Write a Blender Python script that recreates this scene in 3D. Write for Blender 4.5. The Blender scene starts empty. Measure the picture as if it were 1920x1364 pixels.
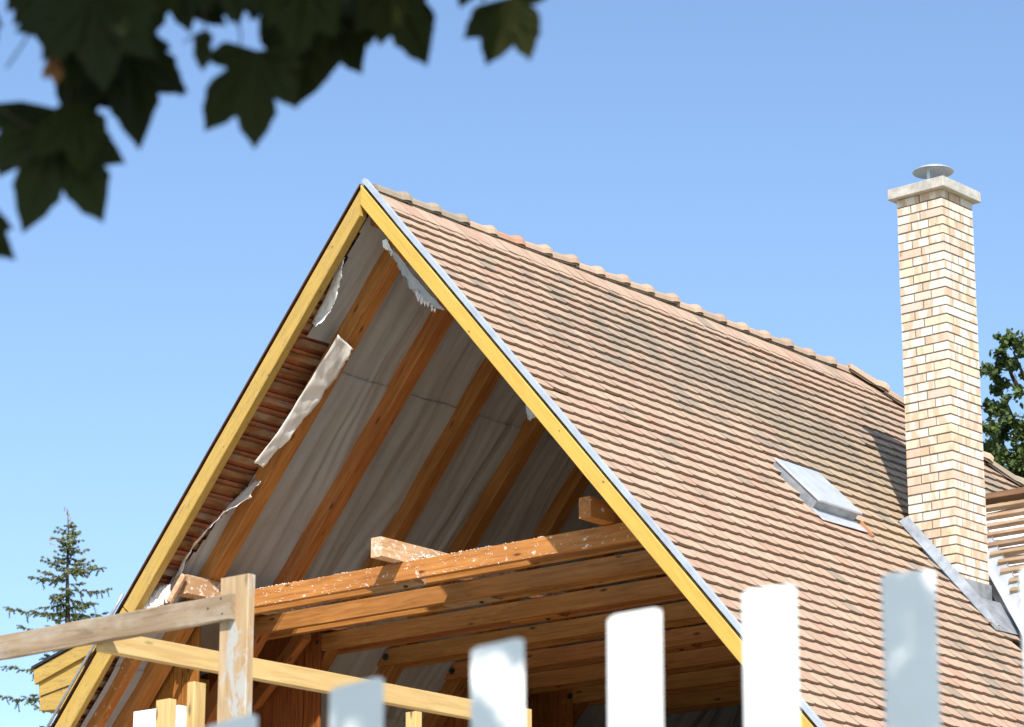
import bpy, math, random
import numpy as np
from mathutils import Vector, Matrix, noise
R = math.radians
sc = bpy.context.scene
col = sc.collection

# ---------------------------------------------------------------- camera
TILT, YAW = R(16.15), R(-39.5)
CAM = Vector((14.015, -15.277, 1.6))
FWD = Vector((math.sin(YAW)*math.cos(TILT), math.cos(YAW)*math.cos(TILT), math.sin(TILT)))
RGT = Vector((math.cos(YAW), -math.sin(YAW), 0))
UPV = RGT.cross(FWD)
cd = bpy.data.cameras.new('camera')
cam = bpy.data.objects.new('camera', cd)
col.objects.link(cam)
m = Matrix((RGT, UPV, -FWD)).transposed().to_4x4()
m.translation = CAM
cam.matrix_world = m
cd.sensor_width = 36
cd.lens = 5600/1920*36
cd.clip_start = 0.1
cd.clip_end = 3000
cd.dof.use_dof = True
cd.dof.focus_distance = 22
cd.dof.aperture_fstop = 6.0
sc.camera = cam

# ---------------------------------------------------------------- light
SUN = Vector((0.478, -0.522, 0.706)).normalized()
w = bpy.data.worlds.new('World')
sc.world = w
w.use_nodes = True
nt = w.node_tree
sky = nt.nodes.new('ShaderNodeTexSky')
sky.sky_type = 'NISHITA'
sky.sun_disc = False
sky.sun_elevation = math.asin(SUN.z)
sky.sun_rotation = math.atan2(SUN.x, SUN.y)
sky.altitude = 200
sky.air_density = 1.0
sky.dust_density = 1.0
sky.ozone_density = 3.6
bg = nt.nodes['Background']
bg.inputs[1].default_value = 0.13
nt.links.new(sky.outputs[0], bg.inputs[0])
sl = bpy.data.lights.new('sun', 'SUN')
sl.energy = 4.6
sl.angle = R(0.5)
sl.color = (1.0, 0.95, 0.87)
so = bpy.data.objects.new('sun', sl)
col.objects.link(so)
so.rotation_euler = SUN.to_track_quat('Z', 'Y').to_euler()
so.location = (20, -20, 30)
sc.view_settings.view_transform = 'Standard'
sc.view_settings.look = 'None'
sc.view_settings.gamma = 1
sc.view_settings.exposure = 0.72

# ---------------------------------------------------------------- geometry constants
H = 8.961                       # ridge height
TH = R(48.9)                    # roof pitch
CT, ST = math.cos(TH), math.sin(TH)
THL = R(49.8)                   # the left slope is a touch steeper
CL, SL = math.cos(THL), math.sin(THL)
GZ = 0.3                        # ground level
def RP(s, y, o=0.0, side=1):
    """point on a roof slope: s down the slope, y along the ridge, o above the slope plane"""
    if side == 1: return Vector((s*CT + o*ST, y, H - s*ST + o*CT))
    return Vector((-(s*CL + o*SL), y, H - s*SL + o*CL))
def ray(px, py):
    return (FWD*5600 + RGT*(px-960) + UPV*(682-py)).normalized()
def atd(px, py, d): return CAM + ray(px, py)*d
def at_slope(px, py, o=0.0, side=1):
    n = Vector((ST, 0, CT)) if side == 1 else Vector((-SL, 0, CL)); p0 = Vector((0, 0, H)) + n*o; v = ray(px, py)
    return CAM + v*((p0-CAM).dot(n)/v.dot(n))
def at_y(px, py, Y):
    v = ray(px, py); return CAM + v*((Y-CAM.y)/v.y)

# ---------------------------------------------------------------- object helpers
WM = {}
def tag(o, label=None, cat=None, group=None, kind=None):
    if label: o['label'] = label
    if cat: o['category'] = cat
    if group: o['group'] = group
    if kind: o['kind'] = kind
    return o
def empty(name, loc, parent=None):
    o = bpy.data.objects.new(name, None)
    o.empty_display_size = 0.2
    col.objects.link(o)
    o.location = loc
    WM[o.name] = Matrix.Translation(Vector(loc))
    return o
def link(o, parent=None, mw=None):
    col.objects.link(o)
    mw = mw or Matrix.Identity(4)
    WM[o.name] = mw
    if parent:
        o.parent = parent
        o.matrix_basis = WM[parent.name].inverted() @ mw
    else:
        o.matrix_basis = mw
    return o

class MB:
    def __init__(s): s.v = []; s.f = []; s.c = []; s.has = False
    def add(s, vs, fs, c=None):
        b = len(s.v); s.v += [tuple(v) for v in vs]
        s.f += [tuple(i+b for i in f) for f in fs]
        s.c += [c or (1, 1, 1)]*len(fs)
        if c: s.has = True
    def hexa(s, p, c=None):      # 8 corner points: bottom 4 then top 4
        s.add(p, [(3, 2, 1, 0), (4, 5, 6, 7), (0, 1, 5, 4), (1, 2, 6, 5), (2, 3, 7, 6), (3, 0, 4, 7)], c)
    def box(s, a, b, c=None):
        x0, y0, z0 = a; x1, y1, z1 = b
        s.hexa([(x0,y0,z0),(x1,y0,z0),(x1,y1,z0),(x0,y1,z0),(x0,y0,z1),(x1,y0,z1),(x1,y1,z1),(x0,y1,z1)], c)
    def tube(s, pts, rad, n=6, c=None, cap=True):
        rings = []; pts = [Vector(p) for p in pts]
        for i, p in enumerate(pts):
            d = (pts[min(i+1, len(pts)-1)] - pts[max(i-1, 0)]).normalized()
            a = d.orthogonal().normalized() if i == 0 else (a - d*a.dot(d)).normalized()
            b = d.cross(a); r = rad[i] if isinstance(rad, (list, tuple)) else rad
            rings.append([p + (a*math.cos(2*math.pi*k/n) + b*math.sin(2*math.pi*k/n))*r for k in range(n)])
        vs = [v for r_ in rings for v in r_]; fs = []
        for i in range(len(pts)-1):
            for k in range(n):
                fs.append((i*n+k, i*n+(k+1)%n, (i+1)*n+(k+1)%n, (i+1)*n+k))
        if cap:
            fs.append(tuple(reversed(range(n)))); fs.append(tuple((len(pts)-1)*n+k for k in range(n)))
        s.add(vs, fs, c)
    def build(s, name, mat, parent=None, smooth=False, bevel=0, label=None, mw=None, solid=0):
        me = bpy.data.meshes.new(name)
        vs = s.v
        if mw is None and parent is not None:
            # keep a sensible local origin
            cen = Vector(np.mean(np.array(vs), axis=0).tolist()); mw = Matrix.Translation(cen)
            vs = [(v[0]-cen.x, v[1]-cen.y, v[2]-cen.z) for v in vs]
        me.from_pydata(vs, [], s.f)
        if s.has:
            ca = me.color_attributes.new('tint', 'FLOAT_COLOR', 'CORNER')
            arr = np.array([(*s.c[i], 1.0) for i, f in enumerate(s.f) for _ in f], dtype=np.float32)
            ca.data.foreach_set('color', arr.ravel())
        me.materials.append(mat)
        if smooth:
            me.polygons.foreach_set('use_smooth', [True]*len(me.polygons))
        o = bpy.data.objects.new(name, me)
        link(o, parent, mw)
        if solid:
            md = o.modifiers.new('t', 'SOLIDIFY'); md.thickness = solid; md.offset = 0
        if bevel:
            md = o.modifiers.new('b', 'BEVEL'); md.width = bevel; md.segments = 2; md.limit_method = 'ANGLE'
        if label: o['label'] = label
        return o

# ---------------------------------------------------------------- materials
def newmat(name, rough=0.8):
    m_ = bpy.data.materials.new(name); m_.use_nodes = True
    b = m_.node_tree.nodes['Principled BSDF']; b.inputs['Roughness'].default_value = rough
    return m_, m_.node_tree, b
def nd(t, typ, **kw):
    n = t.nodes.new(typ)
    for k, v in kw.items(): setattr(n, k, v)
    return n
def coords(t, scale, kind='Object', rnd=True):
    tc = nd(t, 'ShaderNodeTexCoord'); mp = nd(t, 'ShaderNodeMapping')
    mp.inputs['Scale'].default_value = scale
    t.links.new(tc.outputs[kind], mp.inputs['Vector'])
    if rnd:
        oi = nd(t, 'ShaderNodeObjectInfo'); mu = nd(t, 'ShaderNodeMath', operation='MULTIPLY')
        mu.inputs[1].default_value = 37.0
        t.links.new(oi.outputs['Random'], mu.inputs[0])
        cx = nd(t, 'ShaderNodeCombineXYZ')
        for i in range(3): t.links.new(mu.outputs[0], cx.inputs[i])
        t.links.new(cx.outputs[0], mp.inputs['Location'])
    return mp.outputs[0]
def noi(t, vec, scale=1, detail=4, rough=.6, dist=0):
    n = nd(t, 'ShaderNodeTexNoise')
    n.inputs['Scale'].default_value = scale; n.inputs['Detail'].default_value = detail
    n.inputs['Roughness'].default_value = rough; n.inputs['Distortion'].default_value = dist
    t.links.new(vec, n.inputs['Vector']); return n.outputs['Fac']
def ramp(t, fac, stops):
    r = nd(t, 'ShaderNodeValToRGB'); e = r.color_ramp.elements
    while len(e) < len(stops): e.new(.5)
    for i, (p, c) in enumerate(stops):
        e[i].position = p; e[i].color = (*c, 1) if len(c) == 3 else c
    t.links.new(fac, r.inputs[0]); return r.outputs[0]
def mix(t, fac, a, b, mode='MIX'):
    n = nd(t, 'ShaderNodeMix', data_type='RGBA', blend_type=mode)
    if isinstance(fac, float): n.inputs[0].default_value = fac
    else: t.links.new(fac, n.inputs[0])
    for i, x in ((6, a), (7, b)):
        if isinstance(x, tuple): n.inputs[i].default_value = (*x, 1)
        else: t.links.new(x, n.inputs[i])
    return n.outputs[2]
def bump(t, b, h, strength=.3, dist=.01):
    n = nd(t, 'ShaderNodeBump'); n.inputs['Strength'].default_value = strength
    n.inputs['Distance'].default_value = dist
    t.links.new(h, n.inputs['Height']); t.links.new(n.outputs[0], b.inputs['Normal'])
def setc(t, b, c): t.links.new(c, b.inputs['Base Color'])

def wood(name, dark, mid, light, rough=.65, knots=True, splat=0.0, bleach=0.0, stain=None, ax=(0, 1, 2)):
    pm = lambda v_: tuple(v_[ax[i]] for i in range(3))
    m_, t, b = newmat(name, rough)
    v = coords(t, pm((1.6, 22, 22)))
    g = noi(t, v, 1.6, 6, .65, .6)
    c = ramp(t, g, [(.3, dark), (.5, mid), (.72, light)])
    big = noi(t, coords(t, (1.2, 3, 3)), 1.0, 3, .5)
    c = mix(t, ramp(t, big, [(.35, (0, 0, 0)), (.7, (1, 1, 1))]), c, mix(t, .45, c, dark), 'MIX')
    if knots:
        vo = nd(t, 'ShaderNodeTexVoronoi'); vo.inputs['Scale'].default_value = 1.0
        t.links.new(coords(t, pm((2.6, 9, 9))), vo.inputs['Vector'])
        kf = ramp(t, vo.outputs['Distance'], [(.05, (1, 1, 1)), (.13, (0, 0, 0))])
        c = mix(t, kf, c, tuple(x*.35 for x in dark))
    if splat:
        sp = noi(t, coords(t, (9, 14, 14)), 2.2, 5, .7)
        c = mix(t, ramp(t, sp, [(splat, (0, 0, 0)), (splat+.05, (1, 1, 1))]), c, (.72, .62, .54))
    if bleach:
        sp = noi(t, coords(t, (2.5, 5, 5)), 1.5, 5, .6)
        c = mix(t, ramp(t, sp, [(.45, (0, 0, 0)), (.7, (bleach,)*3)]), c, (.42, .38, .32))
    if stain:
        sp = noi(t, coords(t, (3.0, 6, 6)), 1.8, 6, .7, .5)
        c = mix(t, ramp(t, sp, [(.52, (0, 0, 0)), (.58, (1, 1, 1))]), c, stain)
    oi = nd(t, 'ShaderNodeObjectInfo')
    hs = nd(t, 'ShaderNodeHueSaturation')
    mr = nd(t, 'ShaderNodeMapRange'); mr.inputs[3].default_value = .82; mr.inputs[4].default_value = 1.15
    t.links.new(oi.outputs['Random'], mr.inputs[0]); t.links.new(mr.outputs[0], hs.inputs['Value'])
    mr2 = nd(t, 'ShaderNodeMapRange'); mr2.inputs[3].default_value = .492; mr2.inputs[4].default_value = .510
    mu2 = nd(t, 'ShaderNodeMath', operation='FRACT'); mu3 = nd(t, 'ShaderNodeMath', operation='MULTIPLY'); mu3.inputs[1].default_value = 7.3
    t.links.new(oi.outputs['Random'], mu3.inputs[0]); t.links.new(mu3.outputs[0], mu2.inputs[0]); t.links.new(mu2.outputs[0], mr2.inputs[0])
    t.links.new(mr2.outputs[0], hs.inputs['Hue'])
    t.links.new(c, hs.inputs['Color']); setc(t, b, hs.outputs[0])
    bump(t, b, g, .25, .004)
    b.inputs['Specular IOR Level'].default_value = .25
    return m_
M = {}
M['beam'] = wood('varnished pine', (.22, .085, .022), (.37, .145, .04), (.48, .21, .065))
M['beam_splat'] = wood('varnished pine with plaster splashes', (.28, .10, .022), (.44, .18, .045), (.55, .26, .08), splat=.61)
M['rafter'] = wood('rafter pine', (.24, .09, .025), (.40, .16, .045), (.51, .23, .075))
M['batten'] = wood('roof batten wood', (.12, .05, .02), (.30, .13, .045), (.42, .22, .09), bleach=.5)
M['batten_new'] = wood('weathered roof batten', (.19, .12, .065), (.32, .21, .12), (.43, .30, .18), bleach=.4)
M['old_beam'] = wood('old ridge beam wood', (.10, .05, .025), (.21, .12, .06), (.31, .19, .10))
M['pale'] = wood('fresh sawn pine', (.45, .28, .11), (.60, .40, .17), (.68, .49, .24), rough=.7)
M['grey'] = wood('weathered grey board', (.17, .12, .07), (.27, .20, .125), (.35, .27, .18), bleach=.6)
M['post'] = wood('post with cement stains', (.32, .22, .11), (.46, .34, .19), (.56, .44, .28), stain=(.40, .39, .36))
M['block'] = wood('whitewashed timber end', (.35, .19, .09), (.50, .32, .18), (.60, .43, .28), splat=.56)
M['board_wall'] = wood('board cladding', (.17, .05, .01), (.30, .10, .02), (.40, .15, .035), ax=(2, 1, 0))

def yellow(k=1.0, wear=.635):
    m_, t, b = newmat('yellow painted timber', .6)
    g = noi(t, coords(t, (3, 30, 30)), 1.4, 6, .7, .4)
    c = ramp(t, g, [(.32, (.49*k, .305*k, .055)), (.55, (.57*k, .365*k, .07)), (.75, (.61*k, .41*k, .09))])
    wv = noi(t, coords(t, (4.5, 45, 45)), 2.0, 6, .75, .8)
    c = mix(t, ramp(t, wv, [(wear, (0, 0, 0)), (wear+.035, (1, 1, 1))]), c, (.20, .17, .12))
    pt = noi(t, coords(t, (4, 8, 8)), 1.6, 5, .65)
    c = mix(t, ramp(t, pt, [(.68, (0, 0, 0)), (.74, (.4, .4, .4))]), c, (.42, .36, .24))
    vo = nd(t, 'ShaderNodeTexVoronoi'); vo.inputs['Scale'].default_value = 1.0
    t.links.new(coords(t, (5, 11, 11)), vo.inputs['Vector'])
    c = mix(t, ramp(t, vo.outputs['Distance'], [(.05, (1, 1, 1)), (.075, (0, 0, 0))]), c, (.12, .09, .05))
    setc(t, b, c); bump(t, b, wv, .25, .004); return m_
M['yellow'] = yellow()
M['yellow_worn'] = yellow(.84, .575)

def tilemat(name, moss=True):
    m_, t, b = newmat(name, .9)
    at = nd(t, 'ShaderNodeAttribute', attribute_name='tint')
    v = coords(t, (1, 1, 1), rnd=False)
    n1 = noi(t, v, 9, 6, .7)
    c = mix(t, ramp(t, n1, [(.3, (0, 0, 0)), (.75, (1, 1, 1))]), at.outputs['Color'],
            mix(t, 1.0, at.outputs['Color'], (.78, .74, .70), 'MULTIPLY'))
    n2 = noi(t, v, 55, 4, .7)
    c = mix(t, ramp(t, n2, [(.62, (0, 0, 0)), (.72, (.45, .45, .45))]), c, (.20, .17, .14))
    setc(t, b, c); bump(t, b, n2, .35, .003); return m_
M['tile'] = tilemat('clay plain tiles')

def brickmat():
    m_, t, b = newmat('cream bricks', .85)
    at = nd(t, 'ShaderNodeAttribute', attribute_name='tint')
    # brown fire marks across some bricks
    tc = nd(t, 'ShaderNodeTexCoord'); sp = nd(t, 'ShaderNodeSeparateXYZ'); t.links.new(tc.outputs['Object'], sp.inputs[0])
    m1 = nd(t, 'ShaderNodeMath', operation='SUBTRACT'); m1.inputs[0].default_value = 9.60525; t.links.new(sp.outputs['Z'], m1.inputs[1])
    m2 = nd(t, 'ShaderNodeMath', operation='DIVIDE'); t.links.new(m1.outputs[0], m2.inputs[0]); m2.inputs[1].default_value = .0748
    m3 = nd(t, 'ShaderNodeMath', operation='FLOOR'); t.links.new(m2.outputs[0], m3.inputs[0])
    m4 = nd(t, 'ShaderNodeMath', operation='MULTIPLY'); t.links.new(m3.outputs[0], m4.inputs[0]); m4.inputs[1].default_value = 17.31
    m5 = nd(t, 'ShaderNodeMath', operation='MULTIPLY'); t.links.new(sp.outputs['Z'], m5.inputs[0]); m5.inputs[1].default_value = .25
    m6 = nd(t, 'ShaderNodeMath', operation='ADD'); t.links.new(m4.outputs[0], m6.inputs[0]); t.links.new(m5.outputs[0], m6.inputs[1])
    cb = nd(t, 'ShaderNodeCombineXYZ'); t.links.new(sp.outputs['X'], cb.inputs[0]); t.links.new(sp.outputs['Y'], cb.inputs[1]); t.links.new(m6.outputs[0], cb.inputs[2])
    n1 = noi(t, cb.outputs[0], 14, 1, .3)
    c = mix(t, ramp(t, n1, [(.49, (0, 0, 0)), (.60, (.8, .8, .8))]), at.outputs['Color'], (.51, .375, .25))
    n3 = noi(t, cb.outputs[0], 24, 2, .5)
    c = mix(t, ramp(t, n3, [(.72, (0, 0, 0)), (.79, (.85, .85, .85))]), c, (.22, .15, .10))
    n2 = noi(t, coords(t, (1, 1, 1), rnd=False), 60, 4, .7)
    c = mix(t, ramp(t, n2, [(.3, (.0, .0, .0)), (.8, (.4, .4, .4))]), c, mix(t, 1.0, c, (.75, .7, .62), 'MULTIPLY'))
    setc(t, b, c); bump(t, b, n2, .4, .003); return m_
M['brick'] = brickmat()

def simple(name, c1, c2, scale=12, rough=.8, metal=0, bmp=.2, bd=.004, sc3=(1, 1, 1), lo=.35, hi=.65):
    m_, t, b = newmat(name, rough)
    n1 = noi(t, coords(t, sc3), scale, 6, .65)
    setc(t, b, ramp(t, n1, [(lo, c1), (hi, c2)]))
    b.inputs['Metallic'].default_value = metal
    if bmp: bump(t, b, n1, bmp, bd)
    return m_
M['mortar'] = simple('mortar', (.13, .115, .095), (.20, .18, .15), 40, .95)
M['concrete'] = simple('concrete cap', (.33, .31, .27), (.50, .475, .43), 14, .9, bmp=.35)
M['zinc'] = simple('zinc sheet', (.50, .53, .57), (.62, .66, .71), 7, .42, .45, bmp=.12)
M['zinc_dull'] = simple('dull zinc flashing', (.22, .24, .26), (.38, .41, .44), 9, .5, .4, bmp=.15)
M['stucco'] = simple('house stucco', (.55, .50, .40), (.66, .61, .50), 20, .95)
M['floor'] = simple('attic floor boards', (.26, .15, .07), (.38, .24, .12), 4, .8)
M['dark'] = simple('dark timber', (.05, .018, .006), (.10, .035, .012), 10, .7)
M['white'] = simple('white painted picket', (.80, .80, .80), (.86, .86, .86), 6, .5, bmp=.05)
M['foam'] = simple('white insulation board', (.78, .79, .80), (.84, .84, .84), 30, .9)
M['plaster'] = simple('plaster crumbs', (.62, .52, .45), (.80, .72, .66), 30, .95)
M['sand'] = simple('sandy yard', (.40, .34, .26), (.52, .45, .35), 3, .95)
M['grass'] = simple('grass', (.05, .09, .02), (.10, .14, .04), 3, .95)
M['bark'] = simple('bark', (.035, .026, .018), (.085, .062, .045), 16, .95, bmp=.5)
M['iron'] = simple('iron', (.03, .03, .03), (.06, .06, .06), 20, .6, .5)

def membrane(name, c1, c2, folds=.5, trans=.0):
    m_, t, b = newmat(name, .55)
    n1 = noi(t, coords(t, (1, 1, 1), rnd=False), 2.5, 5, .6)
    n2 = noi(t, coords(t, (1.0, 5, 1.0), rnd=False), 1.5, 2, .45, .8)
    c = ramp(t, n1, [(.3, c1), (.7, c2)])
    st = noi(t, coords(t, (1, 1, 1), rnd=False), 5.5, 6, .75)
    c = mix(t, ramp(t, st, [(.64, (0, 0, 0)), (.80, (.4, .4, .4))]), c, (.18, .14, .11))
    setc(t, b, c)
    bump(t, b, n2, folds, .05)
    b.inputs['Specular IOR Level'].default_value = .35
    return m_
M['membrane'] = membrane('grey roof underlay', (.355, .36, .375), (.40, .405, .42), .25)
M['flap'] = membrane('torn underlay edge', (.62, .57, .53), (.75, .72, .70), .4)
M['underlay_white'] = simple('white underlay', (.72, .72, .74), (.82, .82, .84), 6, .6, bmp=.4, bd=.02)

def leafmat(name, c1, c2, trans=.25):
    m_, t, b = newmat(name, .6)
    at = nd(t, 'ShaderNodeAttribute', attribute_name='tint')
    n1 = noi(t, coords(t, (1, 1, 1), rnd=False), 14, 3)
    c = mix(t, n1, c1, c2)
    c = mix(t, 1.0, c, at.outputs['Color'], 'MULTIPLY')
    setc(t, b, c)
    tr = nd(t, 'ShaderNodeBsdfTranslucent'); t.links.new(c, tr.inputs[0])
    ms = nd(t, 'ShaderNodeMixShader'); ms.inputs[0].default_value = trans
    t.links.new(b.outputs[0], ms.inputs[1]); t.links.new(tr.outputs[0], ms.inputs[2])
    t.links.new(ms.outputs[0], t.nodes['Material Output'].inputs[0])
    return m_
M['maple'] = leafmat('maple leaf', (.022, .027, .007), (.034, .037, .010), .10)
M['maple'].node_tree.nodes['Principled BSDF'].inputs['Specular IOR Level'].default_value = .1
M['foliage'] = leafmat('broad leaves', (.045, .085, .018), (.10, .14, .035), .2)
M['needles'] = leafmat('spruce needles', (.11, .145, .05), (.20, .22, .085), .15)
M['cone'] = simple('spruce cones', (.26, .12, .05), (.42, .22, .10), 30, .8)

# ---------------------------------------------------------------- timber with a grain that runs along it
def timber(name, p0, p1, up, wd, ht, mat, parent=None, label=None, cut=None, seed=0, jit=.0012, ch=.004):
    """p0->p1 is the axis of the piece's centre; wd across, ht along 'up'; cut=(a,b): end shear along x per unit of local z"""
    p0 = Vector(p0); p1 = Vector(p1); X = (p1-p0); L = X.length; X.normalize()
    Z = Vector(up); Z = (Z - X*Z.dot(X)).normalized(); Y = Z.cross(X)
    mw = Matrix((X, Y, Z)).transposed().to_4x4(); mw.translation = p0
    rng = random.Random(seed+len(bpy.data.objects))
    n = max(2, int(L/.25)+1)
    prof = []
    a, b = wd/2, ht/2
    for sy, sz in ((1, 1), (-1, 1), (-1, -1), (1, -1)):
        if sy*sz > 0: prof += [(sy*a, sz*(b-ch)), (sy*(a-ch), sz*b)]
        else: prof += [(sy*(a-ch), sz*b), (sy*a, sz*(b-ch))]
    vs = []
    for i in range(n+1):
        x = L*i/n
        for (y, z) in prof:
            xx = x
            if cut:
                if i == 0: xx += cut[0]*z
                if i == n: xx += cut[1]*z
            vs.append((xx, y+rng.uniform(-jit, jit), z+rng.uniform(-jit, jit)))
    fs = []
    for i in range(n):
        for k in range(8):
            fs.append((i*8+k, i*8+(k+1) % 8, (i+1)*8+(k+1) % 8, (i+1)*8+k))
    fs.append(tuple(reversed(range(8)))); fs.append(tuple(n*8+k for k in range(8)))
    mb = MB(); mb.add(vs, fs)
    o = mb.build(name, mat, parent, mw=mw, label=label)
    return o

# ================================================================= SETTING
g = MB()
N = 24
pts = []
for i in range(N+1):
    for j in range(N+1):
        u = (i/N*2-1); v = (j/N*2-1)
        x = 900*u*abs(u)**1.5; y = 900*v*abs(v)**1.5
        pts.append((x, y, GZ + (0 if abs(x) < 40 and abs(y) < 40 else noise.noise(Vector((x*.01, y*.01, 0)))*1.5)))
g.add(pts, [(i*(N+1)+j, (i+1)*(N+1)+j, (i+1)*(N+1)+j+1, i*(N+1)+j+1) for i in range(N) for j in range(N)])
tag(g.build('ground', M['grass'], smooth=True), kind='structure')
yd = MB(); yv = [(-9, -11.3), (16, -11.3), (16, 14), (-9, 14)]
yd.add([(x, y, GZ+.004) for x, y in ((-12, -10.5), (8, -14.5), (17, -9), (15, 13), (-10, 13))], [(0, 1, 2, 3, 4)])
tag(yd.build('yard', M['sand'], smooth=True), kind='structure')

# ================================================================= HOUSE
house = empty('house', (0, 3, GZ))
tag(house, 'steep tiled house with open gable, yellow verge boards and a tall cream brick chimney', 'house')
YB = 8.4                        # rear wall
RIDGE_END = 6.45
SE = 6.45                       # slope length to the eave
# ---- walls below the attic floor
wl = MB()
WX, WT = 3.95, 4.15
wl.box((-WX, .55, GZ-.2), (WX, .85, 3.5)); wl.box((-WX, YB-.3, GZ-.2), (WX, YB, 3.5))
wl.box((-WX, .852, GZ-.2), (-WX+.3, YB-.302, 3.9)); wl.box((WX-.3, .852, GZ-.2), (WX, YB-.302, 3.9))
wl.build('wall', M['stucco'], house)
fl = MB(); fl.box((-WX+.302, .3, 3.502), (WX-.302, YB-.302, 3.65)); fl.build('attic_floor', M['floor'], house)
# rear gable (half hipped)
rg = MB()
zr = 7.868
xr = (H-.15-zr)/math.tan(TH)
pr = [(-WX, 3.5), (WX, 3.5), (WX, H-.25-WX*math.tan(TH)+.1), (xr, zr), (-xr, zr), (-WX, H-.25-WX*math.tan(TH)+.1)]
rg.add([(x, YB-.25, z) for x, z in pr]+[(x, YB-.05, z) for x, z in pr],
       [tuple(range(6)), tuple(reversed(range(6, 12)))]+[((i+1) % 6, i, i+6, (i+1) % 6+6) for i in range(6)])
rg.build('rear_wall', M['dark'], house)

# ---- tiled slopes
EXP, TW = .1305, .16
HX = .49                        # hip: dx per dy beyond the ridge end
def hip_y(s): return RIDGE_END + s*CT/HX
# dormer openings in the left slope (y0,y1,s0,s1)
OPEN = [(.64, 2.0, 3.35, 5.9), (3.86, 5.26, 3.35, 5.9)]
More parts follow.
